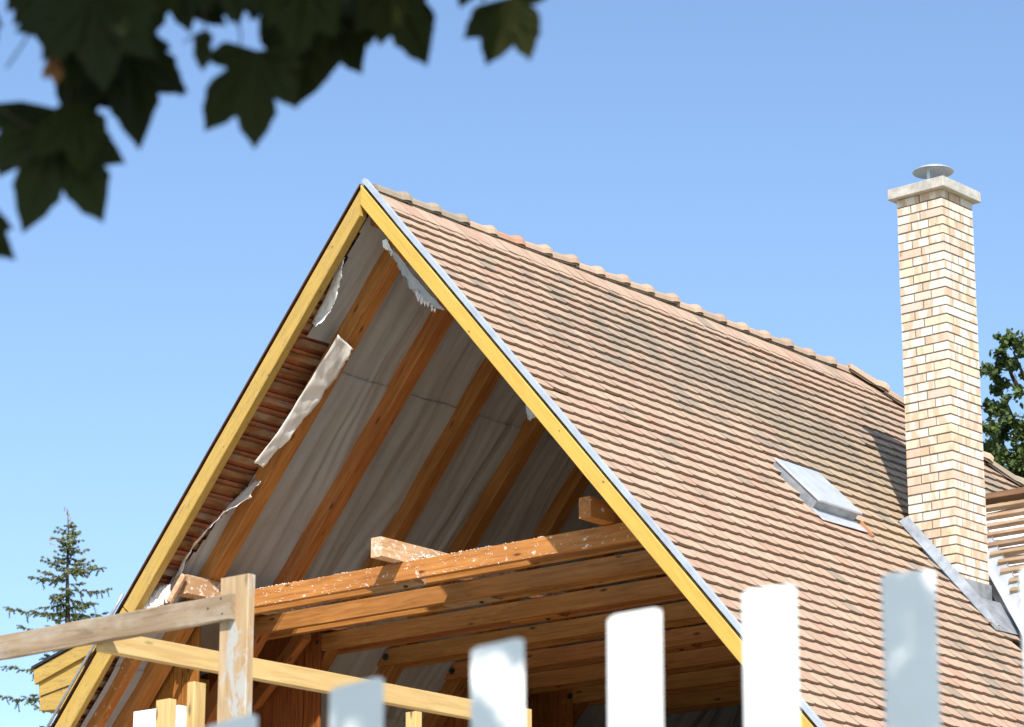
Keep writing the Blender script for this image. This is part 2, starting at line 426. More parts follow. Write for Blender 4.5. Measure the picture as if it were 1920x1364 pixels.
# valley with the wing
V1, V2 = Vector((2.049, 5.211, 6.658)), Vector((2.664, 4.673, 5.953))
def valley_y(s):
    x = s*CT
    return V1.y + (x-V1.x)*(V2.y-V1.y)/(V2.x-V1.x)
S_W = 2.13                      # slope distance where the wing ridge meets
def tiles(side, name, off, seed):
    rng = random.Random(seed); mb = MB()
    n = int((SE)/EXP)+1
    rows = [i*EXP+.10 for i in range(n)]
    rows = [.305, .36] + [.36+EXP*(k+1)*.985 for k in range(n-2)]
    for i, sb in enumerate(rows):           # sb = bottom edge of this course
        y = -.005 - (TW/2 if i % 2 else 0) + rng.uniform(-.012, .012)
        skew = rng.uniform(-.002, .002)
        wave_ph = rng.uniform(0, 6)
        yend = min(hip_y(sb), YB)
        while y < yend:
            y1 = y+TW*rng.uniform(.985, .998)
            ym = (y+y1)/2
            yn = y + TW
            skip = False
            if side == -1:
                for (a, b_, c_, d_) in OPEN:
                    if a-.05 < ym < b_+.05 and c_+.02 < sb < d_+.15: skip = True
            else:
                if sb > S_W and ym > valley_y(sb)-.10: skip = True
                if 2.45 < sb < 3.06 and 2.84 < ym < 3.43: skip = True   # roof hatch
                if 2.94 < sb < 3.60 and 4.30 < ym < 4.85: skip = True   # chimney
            if skip or y1 > yend+.06 or y1 < .02: y = yn; continue
            ya = max(y, .012)
            ss = max(sb-.175, 0.0) if i > 1 else 0.0
            wv = .005*math.sin(y*2.1+wave_ph) + .020*noise.noise(Vector((y*.6, sb*.5, 3)))
            b0 = .036+rng.uniform(-.0015, .002); lift = rng.uniform(0, .0012)
            if rng.random() < .03: lift += .004
            if rng.random() < .003: lift += .008
            d1, d2 = -.003+rng.uniform(-.003, .003), .004+rng.uniform(-.003, .003)
            if rng.random() < .02: d1 += rng.uniform(-.010, .010); d2 += rng.uniform(-.010, .010)
            sb_ = sb + wv + skew
            topo = .008; th_ = .021
            # bottom edge: shallow segment, sagging towards the right-hand corner
            K = 6; edge = []
            for k in range(K+1):
                q = k/K
                edge.append((sb_ + d1*(1-q)+d2*q - .011*(abs(2*q-1)**2.4), ya+(y1-ya)*q))
            cup = [(.0015*math.cos((k/K-.5)*math.pi)) for k in range(K+1)]
            top = [(ss, ya, topo), (ss, y1, topo)]
            up_ = [RP(s_, y_, off+o_, side) for s_, y_, o_ in top] + \
                  [RP(s_, y_, off+b0+lift+cup[k]-(.002*(k/K)), side) for k, (s_, y_) in enumerate(edge)]
            dn = [RP(s_, y_, off+o_-th_, side) for s_, y_, o_ in top] + \
                 [RP(s_-.002, y_, off+b0+lift+cup[k]-.002*(k/K)-th_, side) for k, (s_, y_) in enumerate(edge)]
            nn = len(up_)
            order = [0, 1] + [2+K-k for k in range(K+1)]
            fT = tuple(order); fB = tuple(i_+nn for i_ in reversed(order))
            fs = [fT, fB]
            for a_, b_ in zip(order, order[1:]+order[:1]):
                fs.append((b_, a_, a_+nn, b_+nn))
            if side == 1: fs = [tuple(reversed(f)) for f in fs]
            # colour: fired clay, lichen-grey patches high up and near the hatch
            r1 = rng.random()
            pink = Vector((.485, .335, .245)); tan = Vector((.50, .36, .255)); sand = Vector((.50, .37, .265)); grey = Vector((.26, .22, .17)); red = Vector((.47, .275, .185))
            c = pink.lerp(tan, rng.random()) if r1 < .62 else (sand if r1 < .86 else pink.lerp(red, rng.random()*.5))
            c = c*rng.uniform(.95, 1.04)
            pn = noise.noise(Vector((y*.40-.2, sb*.8, 1.7)))*.5+.5
            band = math.exp(-((sb-1.35-.12*(y-2))/.75)**2)*(1 if y > 1.2 else max(0, (y-.2)))
            if side == 1:
                pr_ = .03+.85*band*max(0, (pn-.12)*2.2)
                if sb > 5 and noise.noise(Vector((y*.9, sb*.9, 9))) > .12: pr_ += .22
                if y > 3.0 and sb > 3.7: pr_ += .20
                if y > 3.0: pr_ += .14*max(0, noise.noise(Vector((y*1.1, sb*1.1, 4)))+.5)
                if y > 3.3 and 1.5 < sb < 3.2: c = c.lerp(Vector((.43, .34, .215)), .6)
            else: pr_ = .1; c = Vector((.50, .17, .07))*rng.uniform(.6, 1.1)
            c = c*.885
            if side == 1: c = c.lerp(grey, min(.55, .50*pr_))
            if rng.random() < pr_: c = c.lerp(grey, rng.uniform(.3, .85))
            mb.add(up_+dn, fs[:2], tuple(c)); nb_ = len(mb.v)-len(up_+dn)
            mb.f += [tuple(i_+nb_ for i_ in f_) for f_ in fs[2:]]; mb.c += [tuple(c*.62)]*len(fs[2:])  # edge faces painted darker to deepen the shadow lines between courses
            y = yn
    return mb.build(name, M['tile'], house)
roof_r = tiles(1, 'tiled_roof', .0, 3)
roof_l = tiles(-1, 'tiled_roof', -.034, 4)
roof_l['label'] = 'left roof slope, its orange tile undersides showing behind the battens'

# hip end plane (closed)
hp = MB()
hp.add([RP(.02, RIDGE_END, 0), RP((H-zr)/ST, YB, -.02), RP((H-zr)/ST, YB, -.02, -1)], [(0, 1, 2)], (.5, .33, .24))
hp.build('hip_roof', M['tile'], house, solid=.04)

# ---- ridge tiles
def ridge_tile(p, d, L, rng, name='ridge_tile', wide=.084, parent=None):
    """half-round cap with a raised collar at its far end"""
    d = d.normalized(); up = Vector((0, 0, 1)); up = (up-d*up.dot(d)).normalized(); sd = d.cross(up)
    mb = MB(); K = 8
    prof = [(0, .88, 0), (.04, .88, 0), (.70, .95, .002), (.80, 1.03, .010), (.90, 1.12, .014), (1.0, 1.08, .010), (1.0, .92, 0), (.5, .78, -.012), (0, .70, -.012)]
    rings = []
    tilt = rng.uniform(-.012, .012)
    for (u, rr, lz) in prof:
        ring = []
        for k in range(K+1):
            a = math.pi*(k/K)
            # clay caps are a rounded V, not a full half circle
            rx = wide*rr*math.cos(a)*1.0; rz = wide*rr*(math.sin(a)**.8)*1.0
            wob = .004*noise.noise(Vector((u*5, k*.9, p.y*7)))
            ring.append(p + d*(L*u) + sd*rx + up*(rz*.95-.062+lz+wob+tilt*u))
        rings.append(ring)
    vs = [v for r_ in rings for v in r_]; fs = []
    n = K+1
    for i in range(len(rings)):
        j = (i+1) % len(rings)
        for k in range(K): fs.append((i*n+k, i*n+k+1, j*n+k+1, j*n+k))
    r1 = rng.random()
    c = Vector((.44, .32, .23)) if r1 < .6 else (Vector((.34, .28, .21)) if r1 < .85 else Vector((.50, .28, .18)))
    c = c*rng.uniform(.85, 1.05)
    mb.add(vs, fs, tuple(c))
    return mb.build(name, M['tile'], parent or roof_r, smooth=False)
rng = random.Random(8)
y = .10
while y < RIDGE_END-.15:
    ridge_tile(Vector((0, y, H+.030+rng.uniform(-.006, .006))), Vector((rng.uniform(-.02, .02), 1, 0)), .35, rng)
    y += .335
hd = (RP(.6, hip_y(.6)) - RP(0, RIDGE_END)).normalized()
p = RP(0.02, RIDGE_END-.05, .03)
for k in range(8):
    ridge_tile(p + Vector((0, 0, .045)), hd, .42, rng, name='hip_tile', wide=.085); p = p + hd*.40
# mortar bed below the ridge tiles
mo = MB()
for k in range(60):
    yy = .1+k*(RIDGE_END-.2)/60
    w_ = .050+rng.uniform(0, .01); z_ = H-.07
    mo.box((-w_, yy, z_-.02), (w_, yy+.11, z_+.055+rng.uniform(0, .012)))
mo.build('ridge_mortar', M['mortar'], house)

# ---- verge: yellow boards and zinc flashing

NR = Vector((ST, 0, CT)); NL = Vector((-SL, 0, CL))
TT, TL = ST/CT, SL/CL
def slope_timber(name, side, s0, s1, oc, yc, wy, ho, mat, parent=house, apex=False, label=None, seed=0):
    """a piece running down a slope: centre offset oc, width wy along Y, depth ho across the slope"""
    t_ = TT if side == 1 else TL
    if apex: s0 = -oc*t_ + .002
    return timber(name, RP(s0, yc, oc, side), RP(s1, yc, oc, side), NR if side == 1 else NL, wy, ho, mat, parent,
                  label=label, cut=(-t_, 0) if apex else None, seed=seed)
slope_timber('verge_board', 1, 0, 6.7, -.054, 0.0, .045, .104, M['yellow'], apex=True, label='right yellow verge board')
slope_timber('verge_board', -1, 0, 3.70, -.092, .012, .075, .128, M['yellow_worn'], apex=True, label='upper left yellow verge board, its grain worn bare')
slope_timber('verge_board', -1, 3.715, 6.7, -.10, .002, .05, .15, M['yellow_worn'], label='lower left yellow verge board')
z_ = MB()
def strip(mb, side, s0, s1, y0, y1, o0, o1, n=24, c=None, wob=0):
    for i in range(n):
        sa = s0+(s1-s0)*i/n; sb = s0+(s1-s0)*(i+1)/n
        wa = wob*noise.noise(Vector((sa*2.5, side, y0*9))); wb = wob*noise.noise(Vector((sb*2.5, side, y0*9)))
        mb.hexa([RP(sa,y0,o0+wa,side),RP(sb,y0,o0+wb,side),RP(sb,y1,o0+wb,side),RP(sa,y1,o0+wa,side),
                 RP(sa,y0,o1+wa,side),RP(sb,y0,o1+wb,side),RP(sb,y1,o1+wb,side),RP(sa,y1,o1+wa,side)], c)
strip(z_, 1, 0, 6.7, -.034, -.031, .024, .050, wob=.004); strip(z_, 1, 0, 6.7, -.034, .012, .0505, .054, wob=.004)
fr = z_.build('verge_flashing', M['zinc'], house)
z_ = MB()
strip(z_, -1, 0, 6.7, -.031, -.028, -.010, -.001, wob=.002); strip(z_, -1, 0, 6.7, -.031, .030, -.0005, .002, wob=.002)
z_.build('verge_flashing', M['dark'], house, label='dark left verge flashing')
pts = [RP(3.62+i*.3, -.055, .006, -1) for i in range(11)]
z_ = MB(); z_.tube(pts, .011, 8); z_.build('verge_rod', M['zinc_dull'], house, smooth=True)

# ---- rafters, battens, collar ties
RY = [.46, 1.24, 2.05, 2.86, 3.70, 4.50, 5.30, 6.10]
RW = .13
for k, y in enumerate(RY):
    for side in (-1, 1):
        s1 = 6.3
        slope_timber('rafter', side, 0, s1, -.135, y+RW/2, RW, .14, M['rafter'], apex=True, seed=k)
# extra fly rafter pieces seen low on the left, next to the verge
slope_timber('fly_rafter', -1, 3.95, 6.3, -.135, .245, .075, .11, M['beam_splat'], label='short splashed fly rafter low beside the verge')
# battens: left slope (visible from below), right slope
rows = [.10]+[.36+EXP*k*.985-.115 for k in range(47)]
bl, br_ = [], []
rng = random.Random(21)
rb = MB()
for k, sb in enumerate(rows):
    if sb > 6.3: break
    for side in (-1, 1):
        e = min(hip_y(sb)-.1, YB-.06)
        segs = [(.055, e)]
        if side == -1:
            for (a_, b_, c_, d_) in OPEN:
                if c_ < sb < d_:
                    new = []
                    for (p_, q_) in segs:
                        if q_ <= a_ or p_ >= b_: new.append((p_, q_)); continue
                        if p_ < a_: new.append((p_, a_))
                        if q_ > b_: new.append((b_, q_))
                    segs = new
        elif sb > S_W: segs = [(.055, min(e, valley_y(sb)-.12))]
        if side == 1:
            for (p_, q_) in segs:
                rb.hexa([RP(sb-.018, p_, -.058), RP(sb+.018, p_, -.058), RP(sb+.018, q_, -.058), RP(sb-.018, q_, -.058),
                         RP(sb-.018, p_, -.018), RP(sb+.018, p_, -.018), RP(sb+.018, q_, -.018), RP(sb-.018, q_, -.018)])
        else:
            for j, (p_, q_) in enumerate(segs):
                sj = sb+rng.uniform(-.006, .006)
                timber('batten' if True else '', RP(sj, p_, -.050, -1), RP(sj+rng.uniform(-.004, .004), q_, -.050, -1), NL,
                       .050+rng.uniform(-.006, .006), .030, M['batten'], house, seed=k) if j == 0 else \
                    rb.hexa([RP(sb-.018, p_, -.06, -1), RP(sb+.018, p_, -.06, -1), RP(sb+.018, q_, -.06, -1), RP(sb-.018, q_, -.06, -1),
                         RP(sb-.018, p_, -.034, -1), RP(sb+.018, p_, -.034, -1), RP(sb+.018, q_, -.034, -1), RP(sb-.018, q_, -.034, -1)])
rb.build('hidden_battens', M['batten'], house)

# mortar daubs where the verge tiles bed on the board
md = MB()
for k, sb in enumerate(rows):
    if sb > 6.2: break
    if rng.random() < .85:
        s_ = sb+.065; q = rng.uniform(.02, .045)
        md.hexa([RP(s_-q, .052, -.072, -1), RP(s_+q, .052, -.070, -1), RP(s_+q*.7, .125+q*.5, -.060, -1), RP(s_-q*.8, .12, -.060, -1),
                 RP(s_-q, .052, -.032, -1), RP(s_+q, .052, -.032, -1), RP(s_+q*.7, .14, -.036, -1), RP(s_-q*.8, .14, -.036, -1)])
md.build('verge_mortar', M['concrete'], house)

# ---- underlay (grey membrane) on top of the rafters
def mem_grid(name, side, s0, s1, ylo, yhi, off, mat, step=.04, amp=.026, parent=house, label=None, yop=None):
    ns = max(2, int((s1-s0)/step)); mb = MB()
    ny = max(2, int((yhi(0)-.1)/step)) if callable(yhi) else 2
    ny = 420 if side == -1 else 110
    vs = []; ok = {}
    for i in range(ns+1):
        s_ = s0+(s1-s0)*i/ns
        a_, b_ = .04, YB-.3
        for j in range(ny+1):
            y_ = a_+(b_-a_)*j/ny
            # folds gathered at the rafters: amplitude grows between rafters
            ph = min((abs(y_-(r_+RW/2)) for r_ in RY))
            am = amp*min(1, ph/.12)
            bay = math.floor((y_-.5)/.81); yb = ((y_-.5)/.81-bay)-.5; fan = yb*(1+.45*math.sin(s_*1.5+bay*2.1))
            q = noise.noise(Vector((fan*4.6+bay*9, s_*.55+fan*.6, side*3)))+.45*noise.noise(Vector((fan*15+bay*4, s_*1.1, 5)))
            sag = .020*min(1, ph/.3)
            vs.append(RP(s_, y_, off+min(.0, -sag+am*(q-.12)-.004*math.sin(s_*9)), side))
    fs = []
    for i in range(ns):
        sm = s0+(s1-s0)*(i+.5)/ns
        for j in range(ny):
            ym = .04+(YB-.34)*(j+.5)/ny
            if ym < ylo(sm) or ym > yhi(sm): continue
            if side == -1 and any(o_[0] < ym < o_[1] and o_[2] < sm < o_[3] for o_ in OPEN): continue
            if side == 1 and 2.9 < sm < 3.65 and 4.32 < ym < 4.84: continue
            f = (i*(ny+1)+j, i*(ny+1)+j+1, (i+1)*(ny+1)+j+1, (i+1)*(ny+1)+j)
            fs.append(f if side == -1 else tuple(reversed(f)))
    mb.add(vs, fs)
    return mb.build(name, mat, parent, smooth=True, label=label)
def ylo_left(s_):
    if s_ < .15: return .04
    if s_ < 1.20: return .10+.10*(s_/1.2)+.012*noise.noise(Vector((s_*14, 0, 0)))
    if s_ < 1.23: return .20+(s_-1.20)/.03*.24
    if s_ < 2.35: return .46
    if s_ < 3.50: return .46-(s_-2.35)/1.15*.25+.01*noise.noise(Vector((s_*12, 0, 0)))
    return .16+.01*noise.noise(Vector((s_*9, 0, 0)))
def yend_(s_): return min(hip_y(s_)-.08, YB-.3)
mem_grid('underlay', -1, .0, 1.42, ylo_left, yend_, -.066, M['membrane'])
mem_grid('underlay', -1, 1.40, 2.74, ylo_left, yend_, -.074, M['membrane'])
mem_grid('underlay', -1, 2.71, 4.2, ylo_left, yend_, -.067, M['membrane'])
mem_grid('underlay', -1, 4.17, 6.2, ylo_left, yend_, -.075, M['membrane'])
timber('ridge_light_seal', (0, .12, H-.20), (0, RIDGE_END, H-.20), (0, 0, 1), .05, .16, M['beam'], house)  # added timber that stops sun leaking in along the ridge
mem_grid('underlay', 1, .0, 6.2, lambda s_: .10, yend_, -.068, M['membrane'], amp=.01)

# ---- torn edges of the underlay hanging into the opening
def ribbon(name, A_, B_, mat, n=28, parent=house, wob=.02, label=None, seed=0):
    """sheet between two polylines of world points, wavy and torn"""
    def samp(P, t_):
        x = t_*(len(P)-1); i = min(int(x), len(P)-2); return P[i].lerp(P[i+1], x-i)
    vs = []; m_ = 8; n = int(n*1.8)
    for i in range(n+1):
        t_ = i/n; a_, b_ = samp(A_, t_), samp(B_, t_)
        for j in range(m_+1):
            u = j/m_; p_ = a_.lerp(b_, u)
            q = noise.noise_vector(Vector((t_*11+seed, u*2.2, seed)))*wob*(.35+u)
            q += noise.noise_vector(Vector((t_*30+seed, u*5, seed+3)))*wob*.45*(.3+u)
            if j == m_: q += (a_-b_)*(.22*abs(noise.noise(Vector((t_*26, seed, 0)))))
            vs.append(p_+q)
    mb = MB(); mb.add(vs, [(i*(m_+1)+j, i*(m_+1)+j+1, (i+1)*(m_+1)+j+1, (i+1)*(m_+1)+j) for i in range(n) for j in range(m_)])
    return mb.build(name, mat, parent, smooth=True, label=label, solid=.002)
L_ = lambda px, py, o: at_slope(px, py, o, -1)
ribbon('torn_underlay', [L_(634, 628, -.225), L_(596, 690, -.225), L_(556, 755, -.225), L_(518, 815, -.225), L_(476, 868, -.225)],
       [L_(664, 655, -.27), L_(632, 712, -.27), L_(590, 765, -.26), L_(545, 822, -.25), L_(492, 876, -.24)], M['flap'], seed=1, wob=.013,
       label='long torn strip of pale underlay folded over the first rafter')
ribbon('torn_underlay', [L_(478, 900, -.09), L_(430, 945, -.09), L_(385, 995, -.09), L_(340, 1055, -.09), L_(318, 1105, -.09)],
       [L_(489, 902, -.24), L_(470, 935, -.24), L_(418, 962, -.22), L_(362, 1025, -.16), L_(328, 1100, -.12)], M['flap'], seed=5, wob=.014,
       label='lower torn underlay fold beside the tile undersides')
ribbon('torn_underlay', [L_(641, 478, -.08), L_(625, 520, -.08), L_(604, 570, -.08), L_(583, 606, -.08)],
       [L_(645, 482, -.15), L_(638, 530, -.19), L_(622, 585, -.20), L_(594, 613, -.20)], M['foam'], seed=9, wob=.012, n=40,
       label='thin white torn edge of underlay below the upper verge board')
ribbon('torn_underlay', [at_y(285, 1108, .1), at_y(300, 1100, .12), at_y(320, 1095, .14)],
       [at_y(270, 1140, .05), at_y(292, 1150, .07), at_y(312, 1128, .1)], M['flap'], seed=11, wob=.03, label='small crumpled scrap of underlay low on the verge')
ribbon('torn_underlay', [at_y(723, 450, .10), at_y(755, 490, .10), at_y(790, 535, .10), at_y(834, 582, .10)],
       [at_y(722, 466, .13), at_y(748, 500, .16), at_y(772, 545, .18), at_y(800, 572, .16)], M['membrane'], seed=14, wob=.02, n=40,
       label='crumpled grey underlay hanging under the right verge board')
ribbon('torn_underlay', [at_y(716, 452, .07), at_y(724, 448, .07), at_y(730, 460, .07)],
       [at_y(722, 470, .10), at_y(731, 468, .10), at_y(736, 476, .10)], M['foam'], seed=15, wob=.012, n=10, label='white scrap of underlay high inside the gable')
ribbon('torn_underlay', [at_y(985, 752, .08), at_y(1000, 770, .08), at_y(1012, 786, .08)],
       [at_y(990, 786, .10), at_y(994, 790, .10), at_y(1003, 780, .10)], M['membrane'], seed=17, wob=.008, n=10, label='pointed grey scrap of underlay at the right verge board')
cr = MB(); rng = random.Random(5)
for (px, py) in ((786, 556), (791, 563), (797, 569), (803, 566), (811, 572), (733, 476), (738, 470), (812, 580), (780, 550)):
    q = at_y(px, py, .14)
    for _ in range(3):
        r_ = rng.uniform(.008, .018); c_ = q+Vector([rng.uniform(-.01, .01) for _ in range(3)])
        vs = [c_+Vector(v)*r_*rng.uniform(.7, 1.2) for v in ((1,0,0),(-1,0,0),(0,1,0),(0,-1,0),(0,0,1.6),(0,0,-2))]
        cr.add(vs, [(0,2,4),(2,1,4),(1,3,4),(3,0,4),(2,0,5),(1,2,5),(3,1,5),(0,3,5)])
cr.build('underlay_tufts', M['flap'], house)

# ---- collar ties: a pair of planks bolted either side of each rafter
ZT, ZB = 6.19, 6.055
def plank(y0, mat, nm='collar_tie', label=None):
    zc = (ZT+ZB)/2
    xl = lambda side: (H-.09/ (CT) - zc)/(TT if side == 1 else TL)
    return timber(nm, (-xl(-1), y0, zc), (xl(1), y0, zc), (0, 0, 1), .05, ZT-ZB, mat, house,
                  cut=(1/TL*1.0, -1/TT*1.0), label=label, seed=int(y0*100))
for k, y in enumerate(RY):
    tie = plank(y-.026, M['beam_splat'] if k == 0 else M['beam'], label='front collar tie, splashed with plaster' if k == 0 else None)
    tie2 = plank(y+RW+.026, M['beam'])
    for sx in (-1, 1):
        bo = MB(); q = Vector((sx*2.24, y-.052, 6.12))
        bo.tube([q, q+Vector((0, -.006, 0)), q+Vector((0, -.0065, 0)), q+Vector((0, -.022, 0))], [.030, .030, .014, .014], 12)
        bo.build('bolt', M['iron'], tie)
    # spacer block between the planks, with its bolt
    xs = .02+rng.uniform(-.06, .06)
    timber('spacer_block', (xs-.30, y+RW/2, ZB+.05), (xs+.16, y+RW/2, ZB+.05), (0, 0, 1), RW-.004, .115, M['batten_new'] if k < 2 else M['beam'], house)
    bo = MB(); q = Vector((xs+.02, y+RW/2, ZB-.008)); bo.tube([q, q+Vector((0, 0, -.012))], .016, 8); bo.build('bolt', M['iron'], tie2)
    if k == 0:
        cr = MB(); rg_ = random.Random(12)
        def crumb(c_, r_):
            vs = [c_+Vector(v)*r_*rg_.uniform(.7, 1.3) for v in ((1,0,0),(-1,0,0),(0,1,0),(0,-1,0),(0,0,.8),(0,0,-.5))]
            cr.add(vs, [(0,2,4),(2,1,4),(1,3,4),(3,0,4),(2,0,5),(1,2,5),(3,1,5),(0,3,5)])
        for _ in range(420):
            x_ = rg_.uniform(-1.95, 1.55); 
            if noise.noise(Vector((x_*2.2, 0, 4))) < .0 and rg_.random() < .8: continue
            crumb(Vector((x_, y-.05+abs(rg_.gauss(0, .012)), ZT+.001)), rg_.uniform(.003, .009))
        for _ in range(60):
            x_ = rg_.gauss(.25, .07); crumb(Vector((x_, y-.04+rg_.uniform(0, .03), ZT+abs(rg_.gauss(0, .012)))), rg_.uniform(.006, .013))
        for _ in range(150):
            x_ = rg_.choice([rg_.uniform(-1.7, 1.3), rg_.gauss(.6, .3), rg_.gauss(-1.5, .3)])
            crumb(Vector((x_, y-.0525, ZT-abs(rg_.gauss(0, .05)) if rg_.random() < .5 else ZB+abs(rg_.gauss(0, .012)))) , rg_.uniform(.002, .007))
        tag(cr.build('plaster_crumbs', M['plaster'], tie), kind='stuff')
# diagonal brace low on the left and studs
timber('brace', (-2.95, 2.0, 5.70), (-2.02, 1.62, 6.12), (0, 0, 1), .07, .13, M['beam'], house)
# loose end of batten by the left timber
timber('loose_batten', at_y(318, 1128, .12), at_y(346, 1078, .16), (0, -1, 0), .05, .03, M['block'], house)
timber('loose_batten', at_y(303, 1150, .12), at_y(322, 1120, .25), (0, -1, 0), .05, .03, M['pale'], house)

# ---- dormers in the left slope
def dormer(y0, y1):
    zt_, xt = 6.452, -2.10              # where its roof meets the slope
    xe, ze = -4.02, 5.935               # eave edge
    rf = MB()
    rf.hexa([(xe, y0-.10, ze-.03), (xt, y0-.10, zt_-.03), (xt, y1+.1, zt_-.03), (xe, y1+.1, ze-.03),
             (xe, y0-.10, ze-.008), (xt, y0-.10, zt_-.008), (xt, y1+.1, zt_-.008), (xe, y1+.1, ze-.008)])
    d = rf.build('dormer', M['iron'], house)
    dz = (zt_-ze)/(xt-xe)
    # verge plank under the roof sheet, fading in height to the main roof
    f = MB()
    f.hexa([(xe+.03, y0-.085, ze-.155), (xt-.3, y0-.085, ze+dz*(xt-.3-xe)-.155), (xt-.3, y0-.05, ze+dz*(xt-.3-xe)-.155), (xe+.03, y0-.05, ze-.155),
            (xe+.01, y0-.085, ze-.034), (xt-.3, y0-.085, ze+dz*(xt-.3-xe)-.034), (xt-.3, y0-.05, ze+dz*(xt-.3-xe)-.034), (xe+.01, y0-.05, ze-.034)])
    f.build('fascia', M['yellow_worn'], d, bevel=.004)
    # boxed eave
    b_ = MB()
    b_.hexa([(xe+.08, y0-.06, ze-.37), (xe+.56, y0-.06, ze-.40), (xe+.56, y1+.06, ze-.40), (xe+.08, y1+.06, ze-.37),
             (xe+.05, y0-.06, ze-.13), (xe+.56, y0-.06, ze+dz*.56-.13), (xe+.56, y1+.06, ze+dz*.56-.13), (xe+.05, y1+.06, ze-.13)])
    b_.build('boxed_eave', M['yellow_worn'], d, bevel=.005)
    for q in range(2):
        pass
    # panel mouldings on the box end
    pm = MB()
    for (za, zb) in ((.25, .256),):
        pm.hexa([(xe+.09, y0-.068, ze-zb), (xe+.42, y0-.068, ze-zb+.05), (xe+.42, y0-.061, ze-zb+.05), (xe+.09, y0-.061, ze-zb),
                 (xe+.09, y0-.068, ze-za), (xe+.42, y0-.068, ze-za+.05), (xe+.42, y0-.061, ze-za+.05), (xe+.09, y0-.061, ze-za)])
    pm.build('moulding', M['dark'], d)
    # cheeks of vertical boards
    for yy in (y0, y1):
        c_ = MB(); k = 0
        x = xt-.11
        while x > xe+.42:
            xa = max(x-.088, xe+.40)
            ztop = ze+dz*((x+xa)/2-xe)-.06
            zm = H+(x)*TL-.45           # slope line below
            c_.box((xa+.003, yy-.012+(.002 if k % 2 else 0), 4.6), (x-.001, yy+.012, ztop))
            x -= .090; k += 1
        c_.build('cheek', M['board_wall'], d, bevel=.004)
    # front with window
    xf = xe+.44
    fr_ = MB()
    fr_.box((xf-.05, y0+.013, 4.6), (xf, y1-.013, 4.95)); fr_.box((xf-.05, y0+.013, 5.72), (xf, y1-.013, ze+.06))
    fr_.box((xf-.05, y0+.013, 4.951), (xf, y0+.16, 5.719)); fr_.box((xf-.05, y1-.16, 4.951), (xf, y1-.013, 5.719))
    fr_.build('front_wall', M['board_wall'], d)
    wf = MB(); ym = (y0+y1)/2
    for (a_, c2) in ((y0+.165, y0+.23), (ym-.04, ym+.04), (y1-.23, y1-.165)): wf.box((xf-.045, a_, 4.955), (xf+.02, c2, 5.715))
    wf.box((xf-.043, y0+.231, 4.956), (xf+.018, ym-.041, 5.03)); wf.box((xf-.043, ym+.041, 4.956), (xf+.018, y1-.231, 5.03))
    wf.box((xf-.043, y0+.231, 5.64), (xf+.018, ym-.041, 5.714)); wf.box((xf-.043, ym+.041, 5.64), (xf+.018, y1-.231, 5.714))
    wf.build('window_frame', M['beam'], d, bevel=.004)
    gl = MB(); gl.box((xf-.02, y0+.232, 5.031), (xf-.014, ym-.042, 5.639)); gl.box((xf-.02, ym+.042, 5.031), (xf-.014, y1-.232, 5.639))
    gl.build('pane', M['glass'], d)
    # ceiling underlay and header
    cl = MB(); n = 14; vs = []
    for i in range(n+1):
        for j in range(n+1):
            x = xf+(xt-xf)*i/n; yy = y0+.02+(y1-y0-.04)*j/n
            vs.append((x, yy, ze+dz*(x-xe)-.065-.012*noise.noise(Vector((x*5, yy*5, 0)))))
    cl.add(vs, [(i*(n+1)+j, i*(n+1)+j+1, (i+1)*(n+1)+j+1, (i+1)*(n+1)+j) for i in range(n) for j in range(n)])
    cl.build('ceiling_underlay', M['membrane'], d, smooth=True)
    timber('header', (xf+.05, y0+.014, 5.80), (xf+.05, y1-.014, 5.80), (0, 0, 1), .07, .15, M['beam'], d)
    return d
gm, gt, gb = newmat('window glass', .05)
gb.inputs['Base Color'].default_value = (.6, .75, .68, 1); gb.inputs['Transmission Weight'].default_value = .9
M['glass'] = gm
dormer(.64, 2.0)
dormer(3.86, 5.26)

